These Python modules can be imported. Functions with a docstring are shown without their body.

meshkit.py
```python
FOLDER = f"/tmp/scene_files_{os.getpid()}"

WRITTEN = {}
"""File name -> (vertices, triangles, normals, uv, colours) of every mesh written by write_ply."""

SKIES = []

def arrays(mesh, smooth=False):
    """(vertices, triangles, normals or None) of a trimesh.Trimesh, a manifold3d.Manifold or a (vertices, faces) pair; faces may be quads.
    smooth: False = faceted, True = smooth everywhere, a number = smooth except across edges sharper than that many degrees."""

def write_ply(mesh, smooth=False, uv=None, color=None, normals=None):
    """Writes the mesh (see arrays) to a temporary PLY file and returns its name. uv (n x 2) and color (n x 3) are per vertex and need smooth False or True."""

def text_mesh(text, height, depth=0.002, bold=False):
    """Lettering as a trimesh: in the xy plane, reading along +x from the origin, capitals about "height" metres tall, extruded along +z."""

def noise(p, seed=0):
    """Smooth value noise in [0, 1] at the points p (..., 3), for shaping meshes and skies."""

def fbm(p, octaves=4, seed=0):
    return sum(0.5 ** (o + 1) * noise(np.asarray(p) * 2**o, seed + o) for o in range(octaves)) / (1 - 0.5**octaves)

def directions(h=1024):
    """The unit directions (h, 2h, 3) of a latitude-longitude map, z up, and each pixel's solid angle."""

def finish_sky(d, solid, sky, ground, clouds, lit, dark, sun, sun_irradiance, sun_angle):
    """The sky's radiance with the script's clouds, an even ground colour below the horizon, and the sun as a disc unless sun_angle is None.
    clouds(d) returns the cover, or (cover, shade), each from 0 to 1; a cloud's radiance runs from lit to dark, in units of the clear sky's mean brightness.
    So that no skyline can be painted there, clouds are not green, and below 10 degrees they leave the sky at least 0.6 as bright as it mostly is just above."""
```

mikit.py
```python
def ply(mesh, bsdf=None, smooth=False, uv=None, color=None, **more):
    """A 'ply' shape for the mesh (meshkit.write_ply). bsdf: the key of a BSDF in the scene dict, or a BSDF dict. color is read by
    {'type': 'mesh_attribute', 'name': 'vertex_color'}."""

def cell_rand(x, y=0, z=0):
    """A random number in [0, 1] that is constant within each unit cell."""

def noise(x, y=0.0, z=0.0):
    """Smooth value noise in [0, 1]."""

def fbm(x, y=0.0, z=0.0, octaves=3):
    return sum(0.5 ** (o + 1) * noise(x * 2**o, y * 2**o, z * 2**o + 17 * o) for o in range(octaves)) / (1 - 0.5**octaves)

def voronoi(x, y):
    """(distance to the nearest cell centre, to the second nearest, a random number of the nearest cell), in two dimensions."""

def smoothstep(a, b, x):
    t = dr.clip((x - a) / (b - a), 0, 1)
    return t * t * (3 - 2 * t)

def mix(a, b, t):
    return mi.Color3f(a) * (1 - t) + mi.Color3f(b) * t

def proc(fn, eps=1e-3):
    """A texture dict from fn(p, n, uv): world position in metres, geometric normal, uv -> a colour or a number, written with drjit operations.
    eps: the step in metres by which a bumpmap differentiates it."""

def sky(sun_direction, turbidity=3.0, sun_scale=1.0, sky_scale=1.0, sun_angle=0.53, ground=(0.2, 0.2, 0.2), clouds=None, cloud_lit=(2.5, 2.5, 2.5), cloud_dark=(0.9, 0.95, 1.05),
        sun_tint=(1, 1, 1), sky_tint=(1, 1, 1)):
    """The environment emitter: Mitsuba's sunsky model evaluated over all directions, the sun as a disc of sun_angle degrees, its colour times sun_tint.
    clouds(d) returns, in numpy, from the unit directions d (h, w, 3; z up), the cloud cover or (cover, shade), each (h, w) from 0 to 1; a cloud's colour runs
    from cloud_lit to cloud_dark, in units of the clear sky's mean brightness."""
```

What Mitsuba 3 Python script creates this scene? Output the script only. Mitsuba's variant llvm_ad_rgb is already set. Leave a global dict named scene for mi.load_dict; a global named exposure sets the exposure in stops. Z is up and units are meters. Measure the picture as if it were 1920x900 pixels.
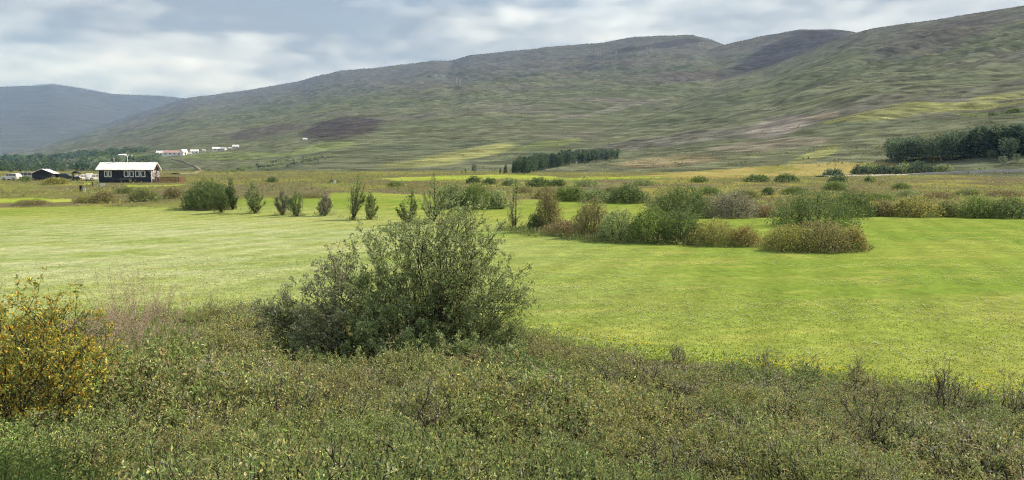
import math
import numpy as np, trimesh, mitsuba as mi, mikit, meshkit
import drjit as dr
from shapely.geometry import Polygon, Point
from shapely import contains_xy

T = mi.ScalarTransform4f
scene, labels = {}, {}

# ------------------------------------------------------------------ camera, sky, exposure
F = 1450.0                       # focal length in pixels of the 1920 wide photograph
PITCH = math.radians(5.12)
EYE = np.array([0.0, 0.0, 4.5])
FWD = np.array([0, math.cos(PITCH), -math.sin(PITCH)])
UP = np.array([0, math.sin(PITCH), math.cos(PITCH)])
AIR = 0.000043
scene['camera'] = {'type': 'perspective', 'fov': math.degrees(2 * math.atan(960 / F)), 'fov_axis': 'x', 'near_clip': 0.1, 'far_clip': 40000.0,
                   'to_world': T().look_at(origin=EYE.tolist(), target=(EYE + FWD).tolist(), up=[0, 0, 1]), 'medium': {'type': 'ref', 'id': 'air_medium'}}
scene['air_medium'] = {'type': 'homogeneous', 'albedo': {'type': 'rgb', 'value': [0.86, 0.93, 0.98]}, 'sigma_t': {'type': 'rgb', 'value': [AIR * .60, AIR * .95, AIR * 1.7]}}
exposure = 2.12
SUN = (0.66, 0.36, 0.66)


def clouds(d):
    x, y, z = d[..., 0], d[..., 1], np.maximum(d[..., 2], 0)
    q = np.stack([x / (z + .16), y / (z + .16), z * 0], -1)
    az, el = np.degrees(np.arctan2(x, y)), np.degrees(np.arcsin(np.clip(z, 0, 1)))
    warp = meshkit.fbm(q * 1.7 + 7.3, 4, 5)[..., None] * np.array([.7, .5, 0])
    big = meshkit.fbm(q * .55 + warp + 3.1, 3, 11)
    lay = np.stack([az / 9 + el / 7, el / 1.15 - az / 60, az * 0], -1)
    fine = .55 * meshkit.fbm(lay + warp * 1.5, 6, 23) + .45 * meshkit.fbm(lay * [.5, .45, 1] + 31.7, 5, 24)
    puff = meshkit.fbm(np.stack([az / 4.0, el / 2.0, az * 0], -1) + fine[..., None] * 1.2, 6, 41)
    det = meshkit.fbm(np.stack([az / 2.5 + 3.4 * fine, el / .95 + 3 * fine - az / 16, az * 0], -1), 6, 51)
    shade = .72 + .9 * (big - .5) + 2.3 * (fine - .5) + 1.0 * (puff - .5)
    def bank(a, e, wa, we, k):
        return k * np.exp(-((az - a) / wa) ** 2 - ((el - e) / we) ** 2)
    low = bank(-31, 6.9, 8, 1.0, .95) + bank(-13, 8.0, 6, 1.0, .40) + bank(3, 11, 8, 2.4, .85) + bank(24, 11.5, 9, 2.0, .18) + bank(-21, 5.9, 9, .7, .8)
    dim = bank(-24, 11.2, 14, 2.2, .42) + bank(-8, 6.5, 7, 1.2, .2) + bank(15, 9.8, 4, 1.6, .38) + bank(27, 12, 5, 1.5, .2)
    bil, q2 = 0, np.stack([az / 3.4 + 2 * fine, el / 1.6 + 1.5 * fine, az * 0], -1)
    for o in range(5):
        bil = bil + .5 ** (o + 1) * np.abs(2 * meshkit.noise(q2 * 2 ** o, 70 + o) - 1)
    shade = np.clip(shade + .9 * (.36 - bil) * np.clip(low * 1.5, .25, 1), .12, .95) - .72 * low * np.clip(.1 + 2.6 * (puff - .32), 0, 1.4) + dim + .85 * (det - .5)
    cover = np.clip(.90 + 2.2 * (meshkit.fbm(q * .9 + warp + 9.7, 4, 61) - .40), .70, 1)
    return cover, np.clip(shade, 0, 1)


scene['sky'] = mikit.sky(SUN, turbidity=3, sun_scale=1.15, sky_scale=1.0, sun_tint=(.94, 1.0, 1.07), clouds=clouds, cloud_lit=(2.75, 2.92, 3.05), cloud_dark=(.92, 1.10, 1.38), ground=(.12, .14, .06))


# ------------------------------------------------------------------ helpers
def ray(px, py):
    d = FWD + np.array([1.0, 0, 0]) * (px - 960) / F + UP * (450 - py) / F
    return d / np.linalg.norm(d)


def numbered(name):
    if name not in used:
        used.add(name)
        return name
    k = 1
    while f'{name}_{k:03d}' in used:
        k += 1
    used.add(f'{name}_{k:03d}')
    return f'{name}_{k:03d}'


used = set()


def thing(name, label, cat, group=None):
    key = numbered(name)
    labels[key] = {'label': label, 'category': cat}
    if group:
        labels[key]['group'] = group
    return key


def part(parent, name, mesh, bsdf, smooth=False, color=None, **more):
    key = numbered(parent + '__' + name)
    scene[key] = mikit.ply(mesh, bsdf, smooth, color=color, **more)
    return key


def struct(name, mesh, bsdf, smooth=False, kind='structure', label=None, color=None, **more):
    scene[name] = mikit.ply(mesh, bsdf, smooth, color=color, **more)
    labels[name] = {'kind': kind, 'label': label or name.replace('_', ' ')}
    used.add(name)


def leaf_mesh(P, D, L, W, C, rng, fold=.25):
    """A bent four-cornered blade per point: (vertices, triangles, colours)."""
    P, D = np.asarray(P, float), np.asarray(D, float)
    n = len(P)
    D = D / (np.linalg.norm(D, axis=1, keepdims=True) + 1e-9)
    A = rng.normal(size=(n, 3))
    S = np.cross(D, A)
    S /= np.linalg.norm(S, axis=1, keepdims=True) + 1e-9
    N = np.cross(D, S)
    L, W = np.broadcast_to(L, n)[:, None], np.broadcast_to(W, n)[:, None]
    mid = P + D * L * .52
    V = np.stack([P, mid + S * W * .5 + N * W * fold, P + D * L, mid - S * W * .5 + N * W * fold], 1).reshape(-1, 3)
    i = np.arange(n)[:, None] * 4
    Fc = np.concatenate([i + [0, 1, 2], i + [0, 2, 3]], 1).reshape(-1, 3)
    return V, Fc, np.repeat(np.clip(C, .003, .9), 4, 0)


def tube_mesh(lines, sides=4):
    """lines: list of (points, radii), all open tubes joined: (vertices, triangles)."""
    Vs, Fs, at = [], [], 0
    by = {}
    for p, r in lines:
        by.setdefault(len(p), []).append((p, r))
    for m, group in by.items():
        p = np.array([g[0] for g in group], float)
        r = np.array([np.broadcast_to(g[1], m) for g in group], float)
        t = np.gradient(p, axis=1)
        t /= np.linalg.norm(t, axis=2, keepdims=True) + 1e-12
        ref = np.where(np.abs(t[..., 2:]) < .9, [0, 0, 1.0], [1.0, 0, 0])
        a = np.cross(t, ref)
        a /= np.linalg.norm(a, axis=2, keepdims=True) + 1e-12
        b = np.cross(t, a)
        ang = np.arange(sides) * 2 * np.pi / sides
        v = p[:, :, None] + r[:, :, None, None] * (np.cos(ang)[:, None] * a[:, :, None] + np.sin(ang)[:, None] * b[:, :, None])
        i, j = np.meshgrid(np.arange(m - 1), np.arange(sides), indexing='ij')
        q = np.stack([i * sides + j, i * sides + (j + 1) % sides, (i + 1) * sides + (j + 1) % sides, (i + 1) * sides + j], -1).reshape(-1, 4)
        f = np.vstack([q[:, [0, 1, 2]], q[:, [0, 2, 3]]])
        Vs.append(v.reshape(-1, 3))
        Fs.append((f[None] + (np.arange(len(group)) * m * sides)[:, None, None]).reshape(-1, 3) + at)
        at += v.size // 3
    return np.vstack(Vs), np.vstack(Fs)


def join(parts):
    vs, fs, at = [], [], 0
    for v, f in parts:
        vs.append(v)
        fs.append(np.asarray(f) + at)
        at += len(v)
    return np.vstack(vs), np.vstack(fs)


def box(x0, x1, y0, y1, z0, z1):
    b = trimesh.creation.box((x1 - x0, y1 - y0, z1 - z0))
    b.apply_translation(((x0 + x1) / 2, (y0 + y1) / 2, (z0 + z1) / 2))
    return np.array(b.vertices), np.array(b.faces)


def prism(poly, y0, y1):
    """Polygon in xz extruded along y (counter-clockwise, convex or not)."""
    m = trimesh.creation.extrude_polygon(Polygon(poly), y1 - y0, engine='earcut')
    v = np.array(m.vertices)
    return np.stack([v[:, 0], y0 + (y1 - y0) - v[:, 2], v[:, 1]], 1), np.array(m.faces)


# ------------------------------------------------------------------ the land
def interp_px(pts, elev=False):
    """Pixels of a line -> azimuth and tangent of elevation."""
    d = np.array([ray(*p) for p in pts])
    return np.arctan2(d[:, 0], d[:, 1]), d[:, 2] / np.hypot(d[:, 0], d[:, 1])


class Hill:
    def __init__(self, sky, dist, foot, power, back=.22):
        self.az, self.tan = interp_px(sky)
        a, _ = interp_px([(p, 320) for p, _ in dist])
        self.da, self.R = a, [r for _, r in dist]
        a, _ = interp_px([(p, 320) for p, _ in foot])
        self.fa, self.F = a, [r for _, r in foot]
        self.power, self.back = power, back

    def __call__(self, a, r, floor):
        R, Ft = np.interp(a, self.da, self.R), np.interp(a, self.fa, self.F)
        Z = EYE[2] + R * np.interp(a, self.az, self.tan)
        t = (r - Ft) / (R - Ft)
        tc = np.clip(t, 0, 1)
        z = floor + np.maximum(Z - floor, 0) * tc ** self.power
        over = np.maximum(r - R, 0)
        z = z - self.back * over * over / (over + 250)
        return np.where(t > 0, z, -9), tc


far_hill = Hill([(-900, 190), (-300, 170), (0, 162), (60, 160), (100, 157), (140, 163), (210, 175), (290, 178), (345, 183), (420, 200), (560, 240), (800, 300), (900, 330)],
                [(-900, 8500), (400, 8500), (900, 8000)], [(-900, 4500), (900, 5200)], 1.15)
main_hill = Hill([(-900, 322), (-400, 312), (-200, 302), (0, 289), (60, 276), (130, 254), (250, 214), (350, 183), (440, 172), (560, 152), (600, 141), (640, 132), (700, 127), (815, 113), (845, 114), (880, 103), (950, 96),
                  (1040, 87), (1130, 79), (1190, 68), (1240, 66), (1300, 66), (1335, 73), (1365, 86), (1450, 130), (1600, 190), (1920, 290)],
                 [(-900, 8000), (0, 6800), (350, 5800), (700, 4300), (1000, 3500), (1300, 2900), (1920, 2600)],
                 [(-900, 2500), (0, 1050), (300, 640), (600, 440), (1000, 420), (1920, 700)], 1.22)
spur_hill = Hill([(700, 330), (900, 250), (1050, 200), (1150, 160), (1250, 118), (1310, 98), (1365, 82), (1430, 67), (1500, 55), (1560, 54), (1600, 58), (1680, 80), (1920, 170)],
                 [(700, 3000), (1300, 2450), (1920, 2300)], [(700, 700), (1300, 600), (1920, 700)], 1.25)
near_hill = Hill([(300, 331), (600, 300), (800, 262), (1000, 224), (1200, 180), (1330, 150), (1440, 124), (1520, 92), (1600, 61), (1640, 52), (1750, 36), (1850, 20), (1920, 8), (2100, -22), (2600, -60)],
                 [(300, 1700), (1000, 1700), (1600, 1700), (1920, 1450), (2600, 1300)], [(300, 520), (700, 440), (1000, 400), (1300, 330), (1600, 300), (1920, 260), (2600, 240)], 1.22)

SDIR = np.array([-.70, .714])           # the way the valley runs


def mound_edge(a):
    az, _ = interp_px([(-200, 320), (0, 320), (200, 320), (400, 320), (700, 320), (960, 320), (1080, 320), (1200, 320), (1450, 320), (1700, 320), (1920, 320), (2100, 320)])
    e = [26, 25.5, 25.5, 25.5, 24, 20.7, 19.4, 18.2, 17.5, 17.2, 17.0, 17]
    inner = np.interp(a, az, e)
    side = np.clip((np.abs(a) - .75) / .8, 0, 1)
    return inner * (1 - side) + 45 * side


def land(x, y, full=False):
    x, y = np.asarray(x, float), np.asarray(y, float)
    r, a = np.hypot(x, y) + 1e-6, np.arctan2(x, y)
    xy = np.stack([x, y, x * 0], -1)
    rise = np.maximum(y - 84 - 6 * np.sin(x / 31) - 4 * np.sin(x / 13 + 1), 0)
    floor = 3.7 * (1 - np.exp(-rise / 95)) + .0022 * np.maximum(r - 250, 0)
    bumps = np.clip(rise / 25, 0, 1) * np.clip(r / 150, 0, 1)
    floor = floor + bumps * (.55 * (meshkit.fbm(xy / 14, 3, 3) - .5) + .9 * (meshkit.fbm(xy / 45, 2, 4) - .5))
    pad = np.clip((x + 150) / 14, 0, 1) * np.clip((-50 - x) / 12, 0, 1) * np.clip((y - 146) / 12, 0, 1) * np.clip((225 - y) / 25, 0, 1)
    pad = pad * pad * (3 - 2 * pad)
    floor = floor * (1 - pad) + 2.1 * pad
    lawnish = .10 * (meshkit.noise(xy / 17, 7) - .5) + .03 * (meshkit.noise(xy / 3.5, 8) - .5)
    floor = floor + lawnish * np.clip((r - 10) / 10, 0, 1)
    t = r / mound_edge(a)
    m = 2.9 * np.where(t < 1.15, np.clip(1.02 - t, -.15, 1), 0)
    m = np.where(m > .25, m, np.where(t < 1.13, .25 * np.clip((1.13 - t) / .196, 0, 1) ** 1.6, 0))
    mz = m + np.clip(m / .6, 0, 1) * .30 * (meshkit.fbm(xy / 1.6, 3, 9) - .5)
    floor = np.maximum(floor, 0 * floor - .3) + np.where(r < 60, mz, 0)
    s, u = x * SDIR[0] + y * SDIR[1], x * SDIR[1] - y * SDIR[0]
    best, slope_up = floor, np.zeros_like(x)
    for k, h in enumerate((far_hill, main_hill, spur_hill, near_hill)):
        z, tc = h(a, r, floor)
        w = np.clip(tc * 6, 0, 1) * (np.sin(np.pi * np.clip(tc, 0, 1)) * .85 + .15 * np.clip(tc * 4, 0, 1))
        size = (2.3, 1.2, 1.0, .75)[k]
        v = tc * (2600, 1500, 1000, 850)[k] / size
        q = np.stack([s / 620, v / 95, np.full_like(x, k * 7.7)], -1) / [size, 1, 1]
        bench = meshkit.fbm(q + .55 * meshkit.fbm(q * 1.3, 2, 60 + k)[..., None], 5, 70 + k) - .5
        gully = np.abs(meshkit.fbm(np.stack([s / 190 + v / 500, v / 420, x * 0], -1) / [size, 1, 1], 3, 80 + k) - .5)
        small = meshkit.fbm(np.stack([s / 75, v / 22, x * 0], -1) / [size, 1, 1], 4, 90 + k) - .5
        rill = np.abs(meshkit.fbm(np.stack([s / 70 + v / 260, v / 240, x * 0], -1) / [size, 1, 1], 3, 100 + k) - .5)
        z = z + w * size * (34 * bench + 46 * (gully - .12) + 12 * small + 20 * (rill - .12)) * np.clip(.25 + tc * 1.4, 0, 1)
        slope_up = np.where(z > best, tc * (5200, 1500, 1000, 850)[k] + k * 6000, slope_up)
        best = np.maximum(best, z)
    return (best, s, slope_up) if full else best


def ground_at(px, py, start=2.0):
    """The point of the land that a ray of the measured photograph meets."""
    d = ray(px, py)
    ts = start * 1.006 ** np.arange(1500)
    ts = ts[ts < 14000]
    p = EYE + ts[:, None] * d
    hit = np.nonzero(p[:, 2] < land(p[:, 0], p[:, 1]))[0]
    if not len(hit):
        raise ValueError(f'no ground at {px},{py}')
    lo, hi = ts[max(hit[0] - 1, 0)], ts[hit[0]]
    tt = np.linspace(lo, hi, 40)
    p = EYE + tt[:, None] * d
    k = np.nonzero(p[:, 2] <= land(p[:, 0], p[:, 1]) + 1e-9)[0]
    p = p[k[0] if len(k) else -1]
    return np.array([p[0], p[1], float(land(p[0], p[1]))])


az_in = np.radians(np.arange(-46, 46.01, .19))
az_out = np.radians(np.concatenate([np.arange(48, 180, 4.0), np.arange(-180, -46.5, 4.0)]))
AZ = np.sort(np.concatenate([az_in, az_out]))
RR = [.6]
while RR[-1] < 13000:
    RR.append(RR[-1] * (1.026 if RR[-1] < 60 else 1.017 if RR[-1] < 260 else 1.0078 if RR[-1] < 3300 else 1.0125) + .0)
RR = np.array(RR)
A2, R2 = np.meshgrid(AZ, RR)
GX, GY = R2 * np.sin(A2), R2 * np.cos(A2)
GZ, GS, GU = land(GX, GY, True)
verts = np.stack([GX, GY, GZ], -1).reshape(-1, 3)
na, nr = len(AZ), len(RR)
i, j = np.meshgrid(np.arange(nr - 1), np.arange(na), indexing='ij')
j2 = (j + 1) % na
quads = np.stack([i * na + j, i * na + j2, (i + 1) * na + j2, (i + 1) * na + j], -1).reshape(-1, 4)
centre = np.arange(na)
faces_all = np.vstack([quads[:, [0, 2, 1]], quads[:, [0, 3, 2]]])
verts = np.vstack([verts, [[0, 0, float(land(0., 0.))]]])
uvs = np.vstack([np.stack([GS, GU], -1).reshape(-1, 2), [[0, 0]]])
fan = np.stack([np.full(na, len(verts) - 1), (centre + 1) % na, centre], 1)
faces_all = np.vstack([faces_all, fan])
fn = np.cross(verts[faces_all[:, 1]] - verts[faces_all[:, 0]], verts[faces_all[:, 2]] - verts[faces_all[:, 0]])
if fn[:, 2].mean() < 0:
    faces_all = faces_all[:, ::-1]
    fn = -fn
vn = np.zeros_like(verts)
for k in range(3):
    np.add.at(vn, faces_all[:, k], fn)
vn /= np.linalg.norm(vn, axis=1, keepdims=True) + 1e-12


def area(pixels):
    return Polygon([ground_at(*p)[:2] for p in pixels]).buffer(0)


def edge_points(pixels):
    return [tuple(ground_at(*p)[:2]) for p in pixels]


# the mown land: the big lawn and the strips beyond
lawn_far = [(-260, 391), (0, 389), (150, 388), (330, 389), (345, 395), (440, 394), (452, 374), (520, 372), (610, 371), (622, 361), (700, 361), (800, 365), (830, 386), (960, 388), (985, 374), (1080, 377), (1210, 381),
            (1230, 404), (1440, 407), (1600, 405), (1920, 407), (2200, 409)]
fp = np.array(edge_points(lawn_far))
near_a = np.linspace(math.radians(42), math.radians(-42), 60)
nearp = np.stack([np.sin(near_a), np.cos(near_a)], 1) * (mound_edge(near_a) * 1.0)[:, None]
LAWN = Polygon(np.vstack([fp, nearp])).buffer(0)
STRIPS = [area(p) for p in (
    [(-120, 373), (60, 371), (132, 373), (125, 378), (40, 381), (-120, 381)],
    [(232, 347), (340, 346), (338, 349), (240, 350)],
    [(150, 342), (166, 341), (165, 346), (150, 347)],
    [(700, 336), (800, 331), (900, 328), (985, 328), (1060, 334), (1040, 339), (950, 336), (850, 337), (760, 339)],
    [(1060, 334), (1160, 332), (1250, 331), (1240, 333), (1150, 336), (1050, 338)])]
DRY = area([(1190, 331), (1290, 322), (1420, 312), (1560, 304), (1660, 304), (1690, 309), (1600, 325), (1480, 331), (1400, 333), (1250, 333)])
cen = verts[faces_all].mean(1)
jit = (np.stack([meshkit.fbm(cen / 2.2, 3, 21), meshkit.fbm(cen / 2.2 + 50, 3, 22)], 1) - .5) * np.clip(np.hypot(cen[:, 0], cen[:, 1]) / 60, .3, 3)[:, None] * 1.6
cx, cy = cen[:, 0] + jit[:, 0], cen[:, 1] + jit[:, 1]
rad, rad_a = np.hypot(cen[:, 0], cen[:, 1]), np.arctan2(cen[:, 0], cen[:, 1])
kind = np.full(len(cen), 'heath_ground', dtype=object)
foot = np.minimum.reduce([np.interp(rad_a, h.fa, h.F) for h in (main_hill, spur_hill, near_hill)])
kind[rad > foot] = 'hills'
kind[(rad < 80) & (rad < mound_edge(rad_a) * 1.02)] = 'scrub_ground'
kind[contains_xy(LAWN, cx, cy) & (rad < 220)] = 'lawn'
for k, s in enumerate(STRIPS):
    kind[contains_xy(s, cx, cy)] = 'mown_strip'
kind[contains_xy(DRY, cx, cy)] = 'dry_meadow'


# ---- materials
def rgb(*c):
    return {'type': 'rgb', 'value': list(c)}


def diffuse(fn):
    return {'type': 'twosided', 'bsdf': {'type': 'diffuse', 'reflectance': mikit.proc(fn)}}


nz, fb, ss, mx = mikit.noise, mikit.fbm, mikit.smoothstep, mikit.mix


def lawn_color(p, n, uv):
    x, y = p.x, p.y
    a, b = x * .97 + y * .22, y * .97 - x * .22
    band = ss(.3, .7, nz(a / 60 + 3, b / 3.2))
    broad = fb(a / 22, b / 9, 0, 3)
    fine = fb(a * 3.1, b * 3.1, 0, 3)
    mid = fb(a / 2.6, b / .9, 0, 3)
    c = mx((.146, .216, .040), (.202, .250, .056), ss(.3, .7, broad * .85 + band * .15))
    c = mx(c, (.27, .25, .085), ss(.52, .75, fb(a / 26 + 5, b / 3.6 + 8, 0, 4)) * .35 * ss(-6, 6, x))
    c = mx(c, (.300, .305, .085), ss(.45, .80, mid) * .42)
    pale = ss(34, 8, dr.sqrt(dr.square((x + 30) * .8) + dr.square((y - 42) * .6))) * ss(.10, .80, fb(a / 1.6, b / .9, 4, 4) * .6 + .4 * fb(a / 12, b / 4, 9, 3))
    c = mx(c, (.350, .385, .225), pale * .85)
    mow = dr.sin((x * .94 - y * .34) * 2.6)
    blade = fb(a * 9, b * 6, 3, 2)
    return c * (.74 + .50 * fine) * (.80 + .40 * blade) * (1 + .07 * mow) * 1.06


def strip_color(p, n, uv):
    return mx((.21, .285, .045), (.30, .345, .075), ss(.3, .7, fb(p.x / 9, p.y / 14, 0, 3))) * (.8 + .4 * nz(p.x, p.y))


def dry_color(p, n, uv):
    c = mx((.265, .215, .080), (.285, .255, .100), ss(.35, .65, fb(p.x / 25, p.y / 30, 0, 3)))
    return mx(c, (.17, .18, .05), ss(.55, .75, fb(p.x / 14 + 9, p.y / 30, 0, 3)) * .7) * (.75 + .5 * fb(p.x / 1.5, p.y / 2, 0, 2))


def heath_color(p, n, uv):
    q = fb(p.x / 16, p.y / 22, 0, 4)
    c = mx((.130, .128, .060), (.160, .178, .058), ss(.35, .6, q))
    c = mx(c, (.130, .115, .080), ss(.52, .70, fb(p.x / 24 + 31, p.y / 20, 0, 3)) * .8)
    c = mx(c, (.22, .22, .06), ss(.57, .72, fb(p.x / 12 + 77, p.y / 25, 0, 3)) * .8)
    return c * (.55 + .9 * fb(p.x * 1.2, p.y * 1.2, 0, 3))


def scrub_color(p, n, uv):
    return mx((.045, .042, .026), (.075, .085, .034), fb(p.x * 2, p.y * 2, 0, 3)) * (.6 + .8 * nz(p.x * 23, p.y * 23))


PATCHES = []


def patch(px, py, hw, hh, slope=0.0, color=(0, 0, 0), strength=.9):
    """An uneven stain of land cover: its middle and two half axes are points of the land."""
    p0 = ground_at(px, py)
    e1 = ground_at(px + hw, py - slope * hw)[:2] - p0[:2]
    e2 = ground_at(px, py - hh)[:2] - p0[:2]
    PATCHES.append((p0[:2], np.linalg.inv(np.stack([e1, e2], 1)), color, strength))


GREEN, YGREEN, SCREE, DARK, PURPLE = (.095, .130, .036), (.150, .168, .042), (.150, .138, .136), (.040, .038, .044), (.066, .060, .056)
patch(1790, 203, 150, 12, .10, YGREEN, .95)
patch(1640, 214, 110, 8, .10, YGREEN, .8)
patch(1880, 185, 70, 10, .12, YGREEN, .7)
patch(1860, 216, 90, 6, .03, GREEN, .9)
patch(1530, 290, 50, 9, .35, YGREEN, .9)
patch(1455, 237, 64, 20, .22, (.145, .137, .125), 1.0)
patch(1545, 216, 30, 5, .1, (.16, .14, .10), .9)
patch(1480, 92, 100, 24, .27, DARK, .95)
patch(1300, 140, 70, 8, .2, PURPLE, .8)
patch(640, 238, 78, 20, .10, (.046, .041, .042), 1.0)
patch(500, 245, 70, 9, .15, PURPLE, .8)
patch(600, 276, 70, 8, .12, GREEN, .9)
patch(430, 292, 110, 7, .03, GREEN, .8)
patch(880, 288, 90, 11, .18, YGREEN, .85)
patch(800, 305, 80, 8, .1, YGREEN, .7)
patch(1030, 270, 60, 7, .15, GREEN, .8)
patch(1240, 85, 90, 6, .08, DARK, .8)
patch(1150, 205, 100, 6, .2, (.13, .13, .12), .6)
patch(180, 292, 120, 8, .0, (.07, .12, .03), .8)
patch(1750, 60, 120, 14, .2, PURPLE, .7)
patch(1250, 302, 100, 9, .06, (.16, .13, .07), .7)
patch(1440, 272, 120, 10, .1, (.14, .12, .10), .6)


def hill_color(p, n, uv):
    """Land cover in bands along the slope: uv runs along the valley and up the slope, in metres."""
    s, u, h = uv.x, uv.y, p.z
    near = 1 / (1 + dr.maximum(0, dr.sqrt(p.x * p.x + p.y * p.y) - 500) / 2500)       # far land is too small for the finest grain
    a = fb(s / 260, u / 50, 1, 4)
    b = fb(s / 90 + 40, u / 20, 5, 4)
    c = mx((.062, .080, .044), (.082, .098, .055), ss(.35, .65, a))
    c = mx(c, (.088, .086, .078), ss(.46, .66, fb(s / 420 + 11, u / 80, 9, 4)) * .75)
    c = mx(c, (.098, .116, .050), ss(.54, .70, b) * .35 * ss(420, 120, h))
    c = mx(c, (.072, .073, .074), ss(120, 380, h) * .75)
    wob = .28 * (fb(s / 50, u / 16, 3, 4) - .5)
    for p0, M, col, st in PATCHES:
        dx, dy = p.x - float(p0[0]), p.y - float(p0[1])
        q0, q1 = float(M[0, 0]) * dx + float(M[0, 1]) * dy, float(M[1, 0]) * dx + float(M[1, 1]) * dy
        c = mx(c, mi.Color3f(*col) * (.75 + .5 * b), ss(1.15, .75, dr.sqrt(q0 * q0 + q1 * q1) + wob) * st)
    line = dr.abs(fb(s / 170 + .3 * b, u / 24, 13, 4) - .5)
    c = c * (1 - .34 * ss(.030, .0, line) * ss(.3, .6, a))
    c = c * (1 + .32 * ss(.022, .0, dr.abs(fb(s / 230 + 60, u / 34, 19, 4) - .5)) * ss(.5, .35, a))
    clump = ss(.38, .62, fb(s / 20, u / 8, 17, 4))
    c = c * (.81 + .38 * clump)
    c = c * (1 + near * (1.4 * fb(s / 8, u / 3.5, 2, 3) - .70)) * 1.36 * (1 - .36 * ss(6000, 5900, u))
    return mx(c, mi.Color3f(mi.luminance(c)) * mi.Color3f(1.04, 1.0, .92), .28)


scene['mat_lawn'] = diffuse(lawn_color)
scene['mat_strip'] = diffuse(strip_color)
scene['mat_dry'] = diffuse(dry_color)
scene['mat_heath'] = diffuse(heath_color)
scene['mat_scrub_ground'] = diffuse(scrub_color)
scene['mat_hill'] = diffuse(hill_color)
scene['mat_leaf'] = {'type': 'principledthin', 'base_color': {'type': 'mesh_attribute', 'name': 'vertex_color'}, 'roughness': .26, 'diff_trans': .60, 'eta': 1.55}
scene['mat_blade'] = {'type': 'principledthin', 'base_color': {'type': 'mesh_attribute', 'name': 'vertex_color'}, 'roughness': .6, 'diff_trans': .7, 'eta': 1.3}
scene['mat_bark'] = {'type': 'twosided', 'bsdf': {'type': 'diffuse', 'reflectance': mikit.proc(lambda p, n, uv: mx((.045, .034, .028), (.10, .085, .072), nz(p.x * 30, p.y * 30, p.z * 12)))}}


def plain(name, c, rough=.6, spec=.4):
    scene[name] = {'type': 'twosided', 'bsdf': {'type': 'principled', 'base_color': rgb(*c), 'roughness': rough, 'specular': spec}}


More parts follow.
